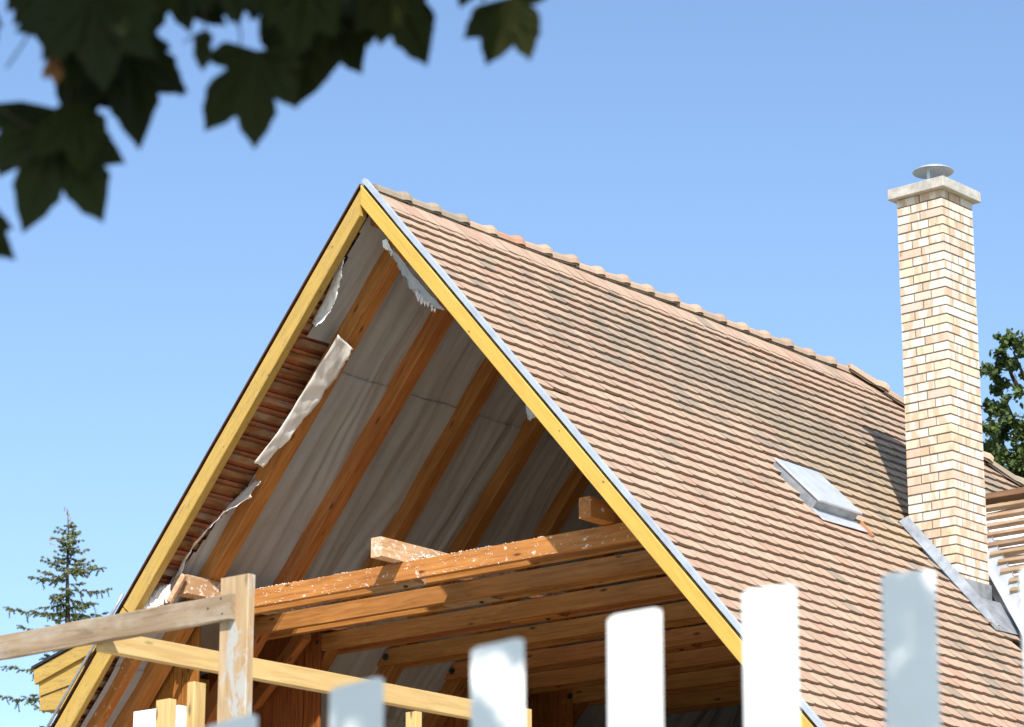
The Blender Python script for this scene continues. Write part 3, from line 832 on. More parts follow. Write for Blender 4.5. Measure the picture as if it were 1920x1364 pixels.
# ---- chimney
CX, CY = 2.296, 4.348            # near corner
CA = R(-2.0)
CMW = Matrix.Translation((CX, CY, 0)) @ Matrix.Rotation(CA, 4, 'Z')
CWX, CWY = .432, .447
BH, JT = .0630, .0118
def cm(p): return CMW @ Vector(p)
ch = MB(); rng = random.Random(17)
z0, z1 = 5.6, 9.60
nC = int((z1-z0)/(BH+JT))
BL = (CWX-JT)/2
def bcol():
    r1 = rng.random()
    if r1 < .58: c = Vector((.71, .65, .56))
    elif r1 < .78: c = Vector((.70, .585, .43))
    elif r1 < .93: c = Vector((.70, .51, .42))
    else: c = Vector((.68, .46, .36))
    return tuple(c*rng.uniform(.92, 1.04))
zt_ = z1
for i in range(nC):
    zb_ = zt_-BH
    def br(x0, x1, y0, y1, c=None):
        j = [rng.uniform(-.0022, .0022) for _ in range(4)]
        a = (x0+j[0], y0+j[1]); b = (x1+j[2], y1+j[3])
        k_ = .003
        dz_ = rng.uniform(-.0015, .0015)
        ch.hexa([cm((x0, y0, zb_+dz_)), cm((x1, y0, zb_+dz_)), cm((x1, y1, zb_+dz_)), cm((x0, y1, zb_+dz_)),
                 cm((x0, y0, zt_+dz_)), cm((x1, y0, zt_+dz_)), cm((x1, y1, zt_+dz_)), cm((x0, y1, zt_+dz_))], c or bcol())
    D_ = .205; Hh = .098
    # front face (-Y): x from -CWX to 0 ; right face (+X): y from 0 to CWY
    c1 = bcol()
    dj = lambda: rng.uniform(-.003, .003)
    if i % 2 == 0:
        # front: two stretchers; right face: header end of the corner brick + rest
        br(-CWX+dj()*.3, -BL-JT, dj()*.4, Hh); br(-BL, dj()*.4, dj()*.4, Hh, c1)
        ys = [Hh+JT, Hh+JT+.150, CWY-.085, CWY]
        br(-Hh, dj()*.4, Hh+JT, Hh+JT+.16-JT/2); br(-Hh, dj()*.4, Hh+JT+.16+JT/2, CWY)
        br(-CWX, -CWX+Hh, Hh+JT, CWY-Hh-JT); br(-CWX, -Hh-JT, CWY-Hh, CWY)
    else:
        # front: short, long, three-quarter ; right face: stretcher + stretcher
        br(-CWX+dj()*.3, -CWX+.125, dj()*.4, Hh); br(-CWX+.125+JT, -CWX+.125+JT+.150, dj()*.4, Hh)
        br(-CWX+.285+JT, dj()*.4, dj()*.4, .205, c1)
        br(-Hh, dj()*.4, .205+JT, CWY)
        br(-CWX, -CWX+Hh, Hh+JT, CWY-Hh-JT); br(-CWX, -Hh-JT, CWY-Hh, CWY)
    zt_ -= BH+JT
chim = ch.build('chimney', M['brick'], house, bevel=.0025, mw=Matrix.Identity(4))
mt = MB()
e = .0055
mt.hexa([cm(q) for q in ((-CWX+e, e, z0), (-e, e, z0), (-e, CWY-e, z0), (-CWX+e, CWY-e, z0), (-CWX+e, e, z1+.001), (-e, e, z1+.001), (-e, CWY-e, z1+.001), (-CWX+e, CWY-e, z1+.001))])
mt.build('mortar_core', M['mortar'], chim)
cp = MB(); ov = .055
cp.hexa([cm(q) for q in ((-CWX-ov, -ov, z1+.002), (ov, -ov, z1+.002), (ov, CWY+ov, z1+.002), (-CWX-ov, CWY+ov, z1+.002),
         (-CWX-ov+.004, -ov+.004, z1+.092), (ov-.004, -ov+.004, z1+.092), (ov-.004, CWY+ov-.004, z1+.092), (-CWX-ov+.004, CWY+ov-.004, z1+.092))])
cp.build('chimney_cap', M['concrete'], chim, bevel=.006)
# rain cowl: shallow cone on three legs
cw = MB(); cc = cm((-CWX/2, CWY/2, z1+.092)); K = 32
prof = [(.0, .232), (.05, .226), (.135, .198), (.168, .178), (.168, .174), (.13, .190), (.05, .216), (.0, .222)]
prof = [(a_, b_-.014) for a_, b_ in prof]
vs = []
for (r_, h_) in prof:
    for k in range(K): vs.append(cc+Vector((r_*math.cos(2*math.pi*k/K), r_*math.sin(2*math.pi*k/K), h_)))
cw.add(vs, [(i*K+k, i*K+(k+1) % K, (i+1)*K+(k+1) % K, (i+1)*K+k) for i in range(len(prof)-1) for k in range(K)])
for k in range(3):
    a_ = k*2.094+.6; q = cc+Vector((.085*math.cos(a_), .085*math.sin(a_), 0))
    tg = Vector((-math.sin(a_), math.cos(a_), 0))*.012; nn_ = Vector((math.cos(a_), math.sin(a_), 0))*.002
    cw.hexa([q-tg-nn_, q+tg-nn_, q+tg+nn_, q-tg+nn_, q-tg-nn_+Vector((0, 0, .186)), q+tg-nn_+Vector((0, 0, .186)), q+tg+nn_+Vector((0, 0, .186)), q-tg+nn_+Vector((0, 0, .186))])
cw.tube([cc, cc+Vector((0, 0, .03))], .07, 20)
cw.build('chimney_cowl', M['zinc'], chim, smooth=False)
# flashing round the foot of the chimney
fl = MB()
ya = CY-.055
def sx(x): return x/CT
def plate(P, n, th):
    P = [Vector(p) for p in P]; n = Vector(n).normalized()*th
    fl.hexa([*P, *[p+n for p in P]])
# side gutter fin along the front (-Y) face, parallel to the slope
plate([RP(2.72, ya, .02), RP(3.72, ya-.02, .02), RP(3.70, ya+.01, .105), RP(2.74, ya+.03, .11)], (0, -1, 0), .004)
plate([RP(2.72, ya, .034), RP(4.03, ya-.03, .034), RP(4.03, ya-.055, .038), RP(2.72, ya-.02, .038)], NR, .003)
plate([RP(3.72, ya-.02, .02), RP(4.03, ya-.03, .02), RP(4.03, ya-.03, .06), RP(3.70, ya+.01, .105)], (0, -1, 0), .004)
# front apron on the +X face
fa = cm((.006, -.01, 0)); fb = cm((.006, CWY+.01, 0))
zA = H-(CX+.02)*TT
plate([(fa.x+.002, fa.y-.04, zA-.03), (fb.x+.002, fb.y, zA-.03), (fb.x+.002, fb.y, zA+.125), (fa.x+.002, fa.y, zA+.125)], (1, 0, 0), .004)
plate([RP(3.60, CY-.07, .036), RP(4.02, CY-.09, .034), RP(4.00, CY+.40, .034), RP(3.58, CY+CWY+.03, .036)], NR, .004)
fl.build('chimney_flashing', M['zinc_dull'], chim)

# ---- roof hatch (zinc skylight)
ha, hb, hc, hd_ = 2.43, 2.96, 2.85, 3.42      # s0,s1,y0,y1
f = MB()
f.hexa([RP(ha, hc, .0), RP(hb, hc, .0), RP(hb, hd_, .0), RP(ha, hd_, .0), RP(ha+.01, hc+.004, .060), RP(hb-.006, hc+.004, .100), RP(hb-.006, hd_-.012, .100), RP(ha+.01, hd_-.012, .060)])
hatch = f.build('roof_hatch', M['zinc_dull'], house, bevel=.004)
f = MB()
f.hexa([RP(ha-.012, hc-.008, .063), RP(hb+.012, hc-.008, .103), RP(hb+.012, hd_+.012, .103), RP(ha-.012, hd_+.012, .063), RP(ha-.008, hc-.004, .080), RP(hb+.008, hc-.004, .120), RP(hb+.008, hd_+.008, .120), RP(ha-.008, hd_+.008, .080)])
f.build('hatch_lid', M['zinc'], hatch, bevel=.005)
f = MB()
f.hexa([RP(hb+.001, hc-.022, .028), RP(hb+.15, hc-.022, .036), RP(hb+.13, hd_+.05, .036), RP(hb+.001, hd_+.03, .030), RP(hb+.001, hc-.022, .032), RP(hb+.15, hc-.022, .040), RP(hb+.13, hd_+.05, .040), RP(hb+.001, hd_+.03, .034)])
f.build('hatch_apron', M['zinc'], hatch)
f = MB()
f.hexa([RP(hb+.02, hd_+.03, .03), RP(hb+.17, hd_+.06, .035), RP(hb+.17, hd_+.085, .035), RP(hb+.02, hd_+.055, .03), RP(hb+.02, hd_+.03, .062), RP(hb+.17, hd_+.06, .048), RP(hb+.17, hd_+.085, .048), RP(hb+.02, hd_+.055, .062)], (.42, .19, .09))
f.build('slipped_tile', M['tile'], hatch)

# ---- wing with stripped roof
wn = Vector((0, -.795, .607)); wd = Vector((0, -.607, -.795))      # normal and down-slope direction
W0 = Vector((1.40, 5.729, 7.337))
WXE = 7.2
def WP(x, q, o=0): return Vector((x, 0, 0)) + Vector((0, W0.y, W0.z)) + wd*q + wn*o
def wx(q):                                           # valley x at down-slope distance q
    z_ = W0.z-.795*q; return (H-z_)/TT
wing_u = MB(); vs = []; n1, n2 = 60, 46
for i in range(n1+1):
    q = i/n1*3.9
    for j in range(n2+1):
        x = wx(q)-.03+(WXE-wx(q))*j/n2
        k = (q % .122)/.122
        vs.append(WP(x, q, -.012-.022*math.sin(k*math.pi)+.020*noise.noise(Vector((x*2.6, q*6, 0)))))
wing_u.add(vs, [(i*(n2+1)+j, (i+1)*(n2+1)+j, (i+1)*(n2+1)+j+1, i*(n2+1)+j+1) for i in range(n1) for j in range(n2)])
wing_u.build('wing_underlay', M['underlay_white'], house, smooth=True)
timber('wing_ridge_beam', WP(wx(0)-.02, -.01, .045), WP(WXE, -.01, .045), wn, .075, .07, M['old_beam'], house)
rng = random.Random(31)
for k in range(31):
    q = .095+k*.122
    x0 = wx(q)+.17
    oo = .030+rng.uniform(-.003, .004)
    timber('batten', WP(x0+rng.uniform(-.03, .03), q+rng.uniform(-.006, .006), oo), WP(WXE+rng.uniform(-.05, .05), q+rng.uniform(-.012, .012), oo+rng.uniform(-.01, .01)), wn,
           .045, .042, M['batten_new'], house, seed=k, jit=.002)
# back slope and gable end of the wing
bs = MB()
zr_, yr_ = W0.z, W0.y
bs.add([(1.3, yr_, zr_-.02), (WXE, yr_, zr_-.02), (WXE, yr_+2.6, zr_-3.4), (1.3, yr_+2.6, zr_-3.4)], [(0, 1, 2, 3)], (.5, .33, .24))
bs.build('wing_back_roof', M['tile'], house, solid=.05)
gw = MB()
y_e = W0.y-.607*3.8; z_e = W0.z-.795*3.8
gw.add([(WXE-.1, y_e, GZ-.2), (WXE-.1, yr_+2.5, GZ-.2), (WXE-.1, yr_+2.5, zr_-3.35), (WXE-.1, yr_, zr_-.12), (WXE-.1, y_e, z_e-.05)], [(0, 1, 2, 3, 4)])
gw.add([(3.9, y_e+.02, GZ-.2), (WXE-.12, y_e+.02, GZ-.2), (WXE-.12, y_e+.02, z_e-.05), (3.9, y_e+.02, z_e-.05)], [(0, 1, 2, 3)])
gw.build('wing_wall', M['stucco'], house, solid=.1)
# valley flashing: a folded zinc sheet
vf = MB(); va = V1-(V2-V1)*.9; 
def vpt(t_): return V1.lerp(V2, t_)
n = 30; vs = []
nv = (V2-V1).normalized()
dR = NR.cross(nv).normalized(); dR = dR if dR.y < 0 else -dR           # across the main slope, away from the wing
dW = wn.cross(nv).normalized(); dW = dW if dW.x > 0 else -dW
for i in range(n+1):
    t_ = -1.0+i/n*5.2
    c_ = vpt(t_)+NR*.02
    w1 = .115+.006*noise.noise(Vector((t_*3, 0, 0))); w2 = .15+.005*noise.noise(Vector((t_*3, 4, 0)))
    vs += [c_+dR*w1+NR*.034, c_+dR*w1*.5+NR*.016, c_+NR*.004, c_+dW*w2*.5+wn*.016, c_+dW*w2+wn*.022, c_+dW*(w2+.004)+wn*.034]
vf.add(vs, [(i*6+j, i*6+j+1, (i+1)*6+j+1, (i+1)*6+j) for i in range(n) for j in range(5)])
vf.build('valley_flashing', M['zinc'], house, solid=.002)
vj = MB()
for t_ in (1.25, 2.2):
    c_ = vpt(t_)+NR*.05
    vj.hexa([c_+dR*.11, c_+dR*.11+nv*.05, c_+nv*.05+dR*.02-NR*.02, c_+dR*.02-NR*.02, c_+dR*.11+NR*.006, c_+dR*.11+nv*.05+NR*.006, c_+nv*.05+dR*.02-NR*.014, c_+dR*.02-NR*.014])
vj.build('flashing_joint', M['zinc'], house)

# ================================================================= LOOSE TIMBERS ON THE COLLAR TIES
def loose(x, wdt, y0, y1, label, mat='block'):
    o = timber('loose_timber', (x, y0, ZT+.004+.0725), (x, y1, ZT+.004+.0725), (0, 0, 1), wdt, .145, M[mat])
    tag(o, label, 'timber', 'timbers lying across the collar ties')
    o.data.materials[0] = M[mat]
loose(.025, .095, .17, 2.3, 'squared timber with whitened end lying across the collar ties at mid span')
loose(1.925, .10, .16, 2.3, 'squared timber lying on the collar ties tight under the right verge board', 'beam_splat')
loose(-1.985, .13, .20, 2.3, 'plaster splashed timber lying on the collar ties beside the left roof slope')

# ================================================================= RAILING OF THE SCAFFOLD
YR = -6.0
rail = empty('timber_railing', (4.685, YR, GZ))
tag(rail, 'rough timber guard railing with a cement stained post, grey board and pale new board', 'railing')
timber('post', (4.788, YR, GZ), (4.788, YR, 4.385), (0, 1, 0), .175, .045, M['post'], rail, label='cement stained post')
timber('board', (-1.2, YR-.0385, 4.24), (4.80, YR-.0385, 4.243), (0, 0, 1), .03, .115, M['grey'], rail, label='weathered grey board', jit=.003)
timber('board', (3.921, YR-.016, 4.200), (3.921, -2.93, 4.226), (0, 0, 1), .045, .102, M['pale'], rail, label='pale new board running back from the post')
for q in ((4.74, 4.285), (4.75, 4.215), (4.66, 4.25)):
    nb = MB(); c_ = Vector((q[0], YR-.0545, q[1])); nb.tube([c_, c_+Vector((0, -.003, 0))], .004, 6); nb.build('nail', M['iron'], rail)
dk = MB(); dk.box((3.7, YR+.1, 3.0), (5.6, -2.6, 3.05)); 
dk.build('deck', M['grey'], rail)
for (x, y) in ((3.8, -5.7), (3.8, -2.8), (5.5, -5.7), (5.5, -2.8)):
    timber('post', (x, y, GZ), (x, y, 2.998), (0, 1, 0), .10, .10, M['grey'], rail)
# short upright stakes beyond the railing
def stake(px, py, Y, w_, d_, mat, label, name='wooden_stake', cat='stake', group='uprights standing on the scaffold deck'):
    p = at_y(px, py, Y)
    o = timber(name, (p.x, p.y, 3.052), (p.x, p.y, p.z), (0, 1, 0), w_, d_, M[mat]); tag(o, label, cat, group)
stake(312, 1313, -4.6, .105, .05, 'pale', 'short pale stake in front of the white board')
stake(369, 1281, -4.2, .055, .09, 'pale', 'slender stake half in shadow between the white board and the tall post')
stake(776, 1336, -3.4, .075, .05, 'pale', 'short white topped stake below the pale railing board')
stake(982, 1331, -3.0, .075, .05, 'pale', 'short stake at the far end of the pale railing board')
p = at_y(302, 1327, -3.9)
fb_ = MB(); fb_.box((p.x-.22, -3.9, 3.052), (p.x+.14, -3.84, p.z)); fb_.box((p.x+.141, -3.89, 3.052), (p.x+.25, -3.84, p.z-.045))
tag(fb_.build('insulation_board', M['foam'], None, bevel=.004), 'white insulation board standing behind the short pale stake', 'board')

# ================================================================= PICKET FENCE IN THE FOREGROUND
FR = RGT.copy()
fd = Vector((FWD.x, FWD.y, 0)).normalized()
px0 = [(430, 1352), (671, 1281), (935, 1207), (1188, 1150), (1440, 1104), (1701, 1074), (1962, 1064), (190, 1440)]
base = CAM + ray(1188, 1150)*4.75
fence = empty('picket_fence', (base.x, base.y, GZ))
tag(fence, 'white picket fence with arched top, blurred in the foreground', 'fence')
frng = random.Random(2)
FDEP = (base-CAM).dot(fd)
def fpt(px, py):
    v = ray(px, py); return CAM + v*(FDEP/v.dot(fd))
fp = sorted(fpt(*q).to_tuple() for q in px0)
lst = sorted(((Vector(q)-CAM).dot(FR), q[2]) for q in fp)
for i, (u, z) in enumerate(lst):
    slope = (lst[min(i+1, len(lst)-1)][1]-lst[max(i-1, 0)][1])/(lst[min(i+1, len(lst)-1)][0]-lst[max(i-1, 0)][0])
    slope = max(.07, slope*.85)
    wv = .084; n_ = 8; mb = MB()
    a0 = CAM+FR*u+fd*FDEP
    lean = frng.uniform(-.004, .004)
    out = [(-wv/2, GZ+.05), (wv/2, GZ+.05)]
    top = []
    for k in range(9):
        q = k/8; x_ = wv/2-wv*q; e_ = min(q, 1-q)*wv
        r_ = .005; drop = 0 if e_ >= r_ else r_-math.sqrt(max(0, r_*r_-(r_-e_)**2))
        top.append((x_, z+slope*x_-drop))
    out = out+top
    P = [Vector((a0.x, a0.y, 0))+FR*(x_+lean*(z_-2))+Vector((0, 0, z_)) for x_, z_ in out]
    n = len(P)
    mb.add([p_-fd*.010 for p_ in P]+[p_+fd*.010 for p_ in P], [tuple(range(n)), tuple(reversed(range(n, 2*n)))]+[((k+1) % n, k, k+n, (k+1) % n+n) for k in range(n)])
    mb.build('picket', M['white'], fence)
for zz in (.75, 1.85):
    c_ = CAM+fd*(FDEP+.03)
    timber('rail', (c_.x-FR.x*1.6, c_.y-FR.y*1.6, zz), (c_.x+FR.x*1.6, c_.y+FR.y*1.6, zz), (0, 0, 1), .035, .07, M['white'], fence)

# ================================================================= TREES
def leaf_card(mb, p, r_, rng, c):
    n = Vector((rng.gauss(0, 1), rng.gauss(0, 1), rng.gauss(0, 1)+.8)).normalized()
    a = n.orthogonal().normalized(); a.rotate(Matrix.Rotation(rng.uniform(0, 6.28), 3, n)); b = n.cross(a)
    mb.add([p-a*r_, p-a*r_*.2+b*r_*.55, p+a*r_*.75+b*r_*.25+n*r_*.1, p+a*r_*1.1, p+a*r_*.75-b*r_*.25+n*r_*.1, p-a*r_*.2-b*r_*.55], [(0, 5, 4, 3, 2, 1)], c)

# broadleaf tree behind the chimney
D2 = 33.0
root = atd(1985, 900, D2); root.z = GZ
tree = empty('broadleaf_tree', root)
tag(tree, 'dark green broadleaf tree standing behind the house to the right of the chimney', 'tree')
tk = MB()
pc = lambda px, py, dd=0: atd(px, py, D2+dd)
tk.tube([root, root+Vector((.1, 0, 3)), pc(1990, 1150), pc(1985, 980, .3), pc(1965, 850, .3), pc(1935, 740, .2), pc(1900, 660)], [.24, .20, .15, .10, .05, .025, .01], 8)
tk.tube([pc(1960, 980, .35), pc(1925, 900, .35), pc(1890, 850, .35), pc(1862, 800, .35)], [.06, .04, .02, .006], 6)
tk.tube([pc(1935, 850, .35), pc(1900, 790, .35), pc(1870, 720, .35), pc(1850, 700, .35)], [.045, .03, .02, .006], 6)
tk.tube([pc(1935, 850, .35), pc(1980, 780, .35), pc(2030, 700, .35)], [.08, .05, .01], 6)
tk.tube([pc(1915, 740, .35), pc(1895, 700, .35), pc(1880, 640, .35)], [.04, .02, .008], 6)
tk.build('trunk', M['bark'], tree, smooth=True)
rng = random.Random(77)
clumps = [(1893, 636, 24), (1880, 658, 20), (1915, 650, 22), (1872, 690, 22), (1900, 684, 20), (1855, 696, 14), (1842, 700, 9), (1876, 728, 26), (1862, 762, 22), (1888, 770, 26), (1912, 735, 16), (1930, 700, 26),
          (1855, 800, 22), (1880, 812, 32), (1912, 815, 30), (1862, 850, 32), (1893, 870, 42), (1930, 860, 45), (1870, 905, 42), (1915, 920, 46), (1960, 800, 60), (1985, 700, 60), (1960, 640, 40), (2040, 760, 80),
          (2010, 880, 90), (1960, 960, 70), (1890, 950, 50), (2100, 860, 80), (2060, 980, 90), (1990, 1050, 90)]
cr = MB()
for (px, py, rr) in clumps:
    R_ = rr*D2/5600*.95
    c0 = pc(px, py, rng.uniform(-.45, .3))
    nl = int(230*(R_/.15)**2)
    nl = min(nl, 2200)
    tw_ = [Vector((rng.gauss(0, 1), rng.gauss(0, 1), rng.gauss(0, 1))).normalized()*R_*rng.uniform(.5, 1.12) for _ in range(max(8, nl//22))]
    for _ in range(nl):
        t_ = rng.choice(tw_)*rng.uniform(.35, 1.05)
        p = c0+t_+Vector((rng.gauss(0, .025), rng.gauss(0, .025), rng.gauss(0, .022)))
        v = rng.uniform(.6, 1.25); yel = rng.random() < .12
        leaf_card(cr, p, rng.uniform(.024, .046), rng, (v*1.5, v*1.3, v*.6) if yel else (v, v, v))
cr.build('crown', M['foliage'], tree)

# spruce on the left
D3 = 40.0
root = atd(130, 1364, D3); root.z = GZ
sp = empty('spruce_tree', root)
tag(sp, 'thin spruce with brown cones at its tip and drooping twigs left of the yellow verge', 'tree')
S3 = lambda px, py, dd=0: atd(px, py, D3+dd)
pxm = D3/5600
tk = MB()
tip = S3(127, 955); 
tk.tube([root, Vector((root.x, root.y, 4)), S3(128, 1364), S3(127, 1200), S3(126, 1080), S3(128, 1000), tip], [.16, .12, .055, .038, .022, .010, .004], 7)
tk.build('trunk', M['bark'], sp, smooth=True)
rng = random.Random(5)
ne = MB(); cn = MB()
def cone_(p, r_):
    ax = Vector((rng.gauss(0, .4), rng.gauss(0, .4), -1)).normalized()
    cn = MB(); cn.tube([p, p+ax*r_*.8, p+ax*r_*2.2, p+ax*r_*3], [r_*.35, r_*.75, r_*.6, r_*.15], 5); cn.build('cone', M['cone'], sp, smooth=True)
def sprig(p, d, L, dens=1.0):
    """a short twig thick with needles"""
    n_ = max(3, int(L/.014)*dens) if False else max(3, int(L/.012))
    side = d.orthogonal().normalized()
    v = rng.uniform(.65, 1.3)
    ne.tube([p, p+d*L*.5+Vector((0, 0, -.08*L)), p+d*L+Vector((0, 0, -.22*L))], [.004, .004, .002], 4, (v*.7, v*.55, v*.5), cap=False)
    for i in range(n_):
        t_ = i/n_; q = p+d*L*t_+Vector((0, 0, -.22*L*t_*t_))
        for _ in range(5):
            a = Vector((rng.gauss(0, 1), rng.gauss(0, 1), rng.gauss(0, 1))); a = (a-d*a.dot(d)).normalized()
            e_ = q+a*rng.uniform(.018, .030)+d*.014
            wv = d.cross(a)*.008
            ne.add([q-wv, q+wv, e_], [(0, 1, 2)], (v, v, v))
def branch(z_px, ang, L, droop, hang=.10, lift=.0):
    p0 = S3(127, z_px); d = Vector((math.cos(ang), math.sin(ang), 0))
    n_ = max(3, int(L/.045)); prev = p0
    pts = []
    for i in range(n_+1):
        t_ = i/n_
        p = p0+d*L*t_+Vector((0, 0, -droop*L*(t_-.35*t_*t_)+lift*L*t_**3))
        p += Vector((rng.gauss(0, .008), rng.gauss(0, .008), rng.gauss(0, .006)))
        pts.append(p)
    ne.tube(pts, [.009*(1-.7*i/n_) for i in range(n_+1)], 4, (.8, .6, .5), cap=False)
    for i in range(1, n_+1):
        t_ = i/n_
        dd = (pts[i]-pts[i-1]).normalized()
        for sgn in (-1, 1):
            if rng.random() < .85:
                q = dd.copy(); q.rotate(Matrix.Rotation(sgn*rng.uniform(.5, 1.1), 3, 'Z')); q.z -= rng.uniform(.0, .5)*(1 if hang > .08 else .3)
                sprig(pts[i], q.normalized(), hang*rng.uniform(.5, 1.15)*(1.1-.5*t_))
        if hang > .09 and rng.random() < .35:
            sprig(pts[i], Vector((rng.gauss(0, .4), rng.gauss(0, .4), -1)).normalized(), hang*rng.uniform(.4, 1.1))
    sprig(pts[-1], (pts[-1]-pts[-2]).normalized(), hang*.7)
    return pts
# image-plane angles: left/right follow the camera's right vector
ra = math.atan2(RGT.y, RGT.x)
for k in range(11):
    z_ = 993+k*9; L = (.13+.014*k*1.6)
    for _ in range(4): 
        pts = branch(z_+rng.uniform(-4, 4), rng.uniform(0, 6.28), L*rng.uniform(.6, 1.25), rng.uniform(-.25, .25), .065, .15)
        if rng.random() < .6:
            for _ in range(2): cone_(pts[-1-rng.randrange(2)]+Vector((rng.gauss(0, .01), 0, -.01)), .009)
for (zp, sgn, L, dr) in ((1088, -1, .46, -.30), (1150, -1, .80, -.25), (1150, 1, .45, -.02), (1105, 1, .52, -.10), (1075, 1, .42, -.35), (1160, 1, .46, -.05), (1190, -1, .60, -.28), (1252, -1, .80, -.10), (1300, -1, .85, .0), (1130, -1, .35, .1), (1120, 1, .34, .25), (1190, -1, .42, .0), (1370, -1, .75, -.1), (1200, 1, .40, .1)):
    pts = branch(zp, ra+(math.pi if sgn < 0 else 0)+rng.uniform(-.25, .25), L, dr+.25, .13, .1)
    if rng.random() < .4: cone_(pts[-1], .011)
for k in range(26):
    zp = 1100+k*11
    for _ in range(3):
        L = min(.18+k*.012, .42)
        branch(zp+rng.uniform(-6, 6), rng.uniform(0, 6.28), L*rng.uniform(.35, 1.35), rng.uniform(.0, .4), .12, .1)
for i in range(14): cone_(S3(122+rng.uniform(-3, 3)+i*.9, 950+i*2.3), rng.uniform(.008, .012))
for i in range(16): cone_(S3(rng.uniform(92, 112), rng.uniform(1005, 1022), rng.uniform(-.05, .05)), rng.uniform(.007, .011))
for i in range(12): cone_(S3(rng.uniform(150, 172), rng.uniform(1055, 1080), rng.uniform(-.05, .05)), rng.uniform(.007, .011))
# dense skirt down to the ground (out of the frame)
for k in range(700):
    zz = rng.uniform(GZ+.6, S3(0, 1364).z-.1); f_ = (S3(0, 1364).z-zz)
    rr = (.4+f_*.22)*math.sqrt(rng.random()); a_ = rng.uniform(0, 6.28)
    p = Vector((root.x+rr*math.cos(a_), root.y+rr*math.sin(a_), zz))
    for _ in range(3):
        q = Vector((math.cos(a_)+rng.gauss(0, .4), math.sin(a_)+rng.gauss(0, .4), -.6)).normalized()
        v = rng.uniform(.6, 1.1); s_ = Vector((-math.sin(a_), math.cos(a_), 0))*.06
        ne.add([p-s_, p+s_, p+q*.32], [(0, 1, 2)], (v, v, v))
ne.build('crown', M['needles'], sp)

# maple overhead: trunk outside the frame, leafy twigs dropping into it
mroot = Vector((9.4, -16.4, GZ))
mp_ = empty('maple_tree', mroot)
tag(mp_, 'maple whose dark lobed leaves hang into the upper left corner, out of focus', 'tree')
tk = MB()
top = Vector((9.7, -16.0, 5.2))
tk.tube([mroot, mroot+Vector((.05, .05, 1.6)), top, top+Vector((.2, .4, 1.6))], [.19, .16, .12, .07], 12)
cB = atd(380, -150, 4.4)
tk.tube([mroot+Vector((.18, .22, 3.6)), atd(-900, -500, 4.9), atd(-250, -260, 4.6), cB, atd(900, -130, 4.4), atd(1400, -230, 4.5)], [.07, .05, .03, .018, .010, .004], 8)
tk.tube([cB, atd(300, -90, 4.4), atd(160, 30, 4.38), atd(110, 120, 4.4)], [.008, .006, .005, .003], 6)
tk.build('trunk', M['bark'], mp_, smooth=True)
lrng = random.Random(41)
def leaf(base, tips, d=4.4, tilt=None, label=None, wide=.38):
    """one palmate leaf; base and lobe tips given as sight lines, laid on a plane of its own at distance d"""
    B = Vector(base); T_ = [Vector(t) for t in tips]
    out = []
    n = len(T_)
    for i, t_ in enumerate(T_):
        ax = (t_-B); L = ax.length; a = ax/L; s_ = Vector((-a.y, a.x))
        # which side is the previous tip on
        nb = T_[i-1] if i > 0 else T_[i+1]
        sg = 1 if (nb-B).dot(s_) > 0 else -1
        if i == 0: sg = -sg
        wd_ = L*wide*.62
        def P(u, v): return B+a*(L*u)+s_*(v*wd_*sg)
        rj = lambda: lrng.uniform(-.06, .06)
        lobe = [P(.52, 1.0+rj()), P(.64, 1.02+rj()), P(.70, .80+rj()), P(.82, .60+rj()), P(.92, .22), P(1.0, 0), P(.91, -.26), P(.80, -.62+rj()), P(.71, -.80+rj()), P(.63, -1.04+rj()), P(.52, -1.0+rj())]
        if i > 0:
            pv = T_[i-1]-B
            m_ = (ax.normalized()+pv.normalized())
            if m_.length < .2: m_ = ax.normalized()
            ang = ax.angle(pv)
            si = B+m_.normalized()*min(L, pv.length)*(.53 if ang < 1.0 else .40)
            out.append(si)
        out += lobe
    out.append(B)
    cx = sum(p.x for p in out)/len(out); cy = sum(p.y for p in out)/len(out)
    ctr = atd(cx, cy, d)
    tl = tilt or (lrng.uniform(-.35, .35), lrng.uniform(-.25, .55))
    nrm = (-FWD + RGT*tl[0] + UPV*tl[1]).normalized()
    W_ = []
    for p in out:
        v = ray(p.x, p.y); W_.append(CAM+v*((ctr-CAM).dot(nrm)/v.dot(nrm)))
    b0 = W_[-1]
    # curl: tips bend back
    Q = []
    for p in W_[:-1]:
        r_ = (p-b0).length; Q.append(p-nrm*(r_*r_*1.1)+nrm*.006*noise.noise(p*30))
    mb = MB(); cc_ = sum(Q, Vector())/len(Q); cc_ += nrm*.004
    mids = [b0.lerp(q, .5) + nrm*.003*math.sin(i*1.7) for i, q in enumerate(Q)]
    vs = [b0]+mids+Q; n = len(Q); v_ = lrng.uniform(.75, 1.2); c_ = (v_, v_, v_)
    fs = [(0, i+1, i+2) for i in range(n-1)]+[(i+1, n+i+1, n+i+2, i+2) for i in range(n-1)]
    mb.add(vs, fs, c_)
    # petiole
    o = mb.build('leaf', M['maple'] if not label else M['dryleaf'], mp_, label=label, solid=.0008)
    return o
dm, dt, db = newmat('dry leaf', .8); db.inputs['Base Color'].default_value = (.30, .13, .06, 1); M['dryleaf'] = dm
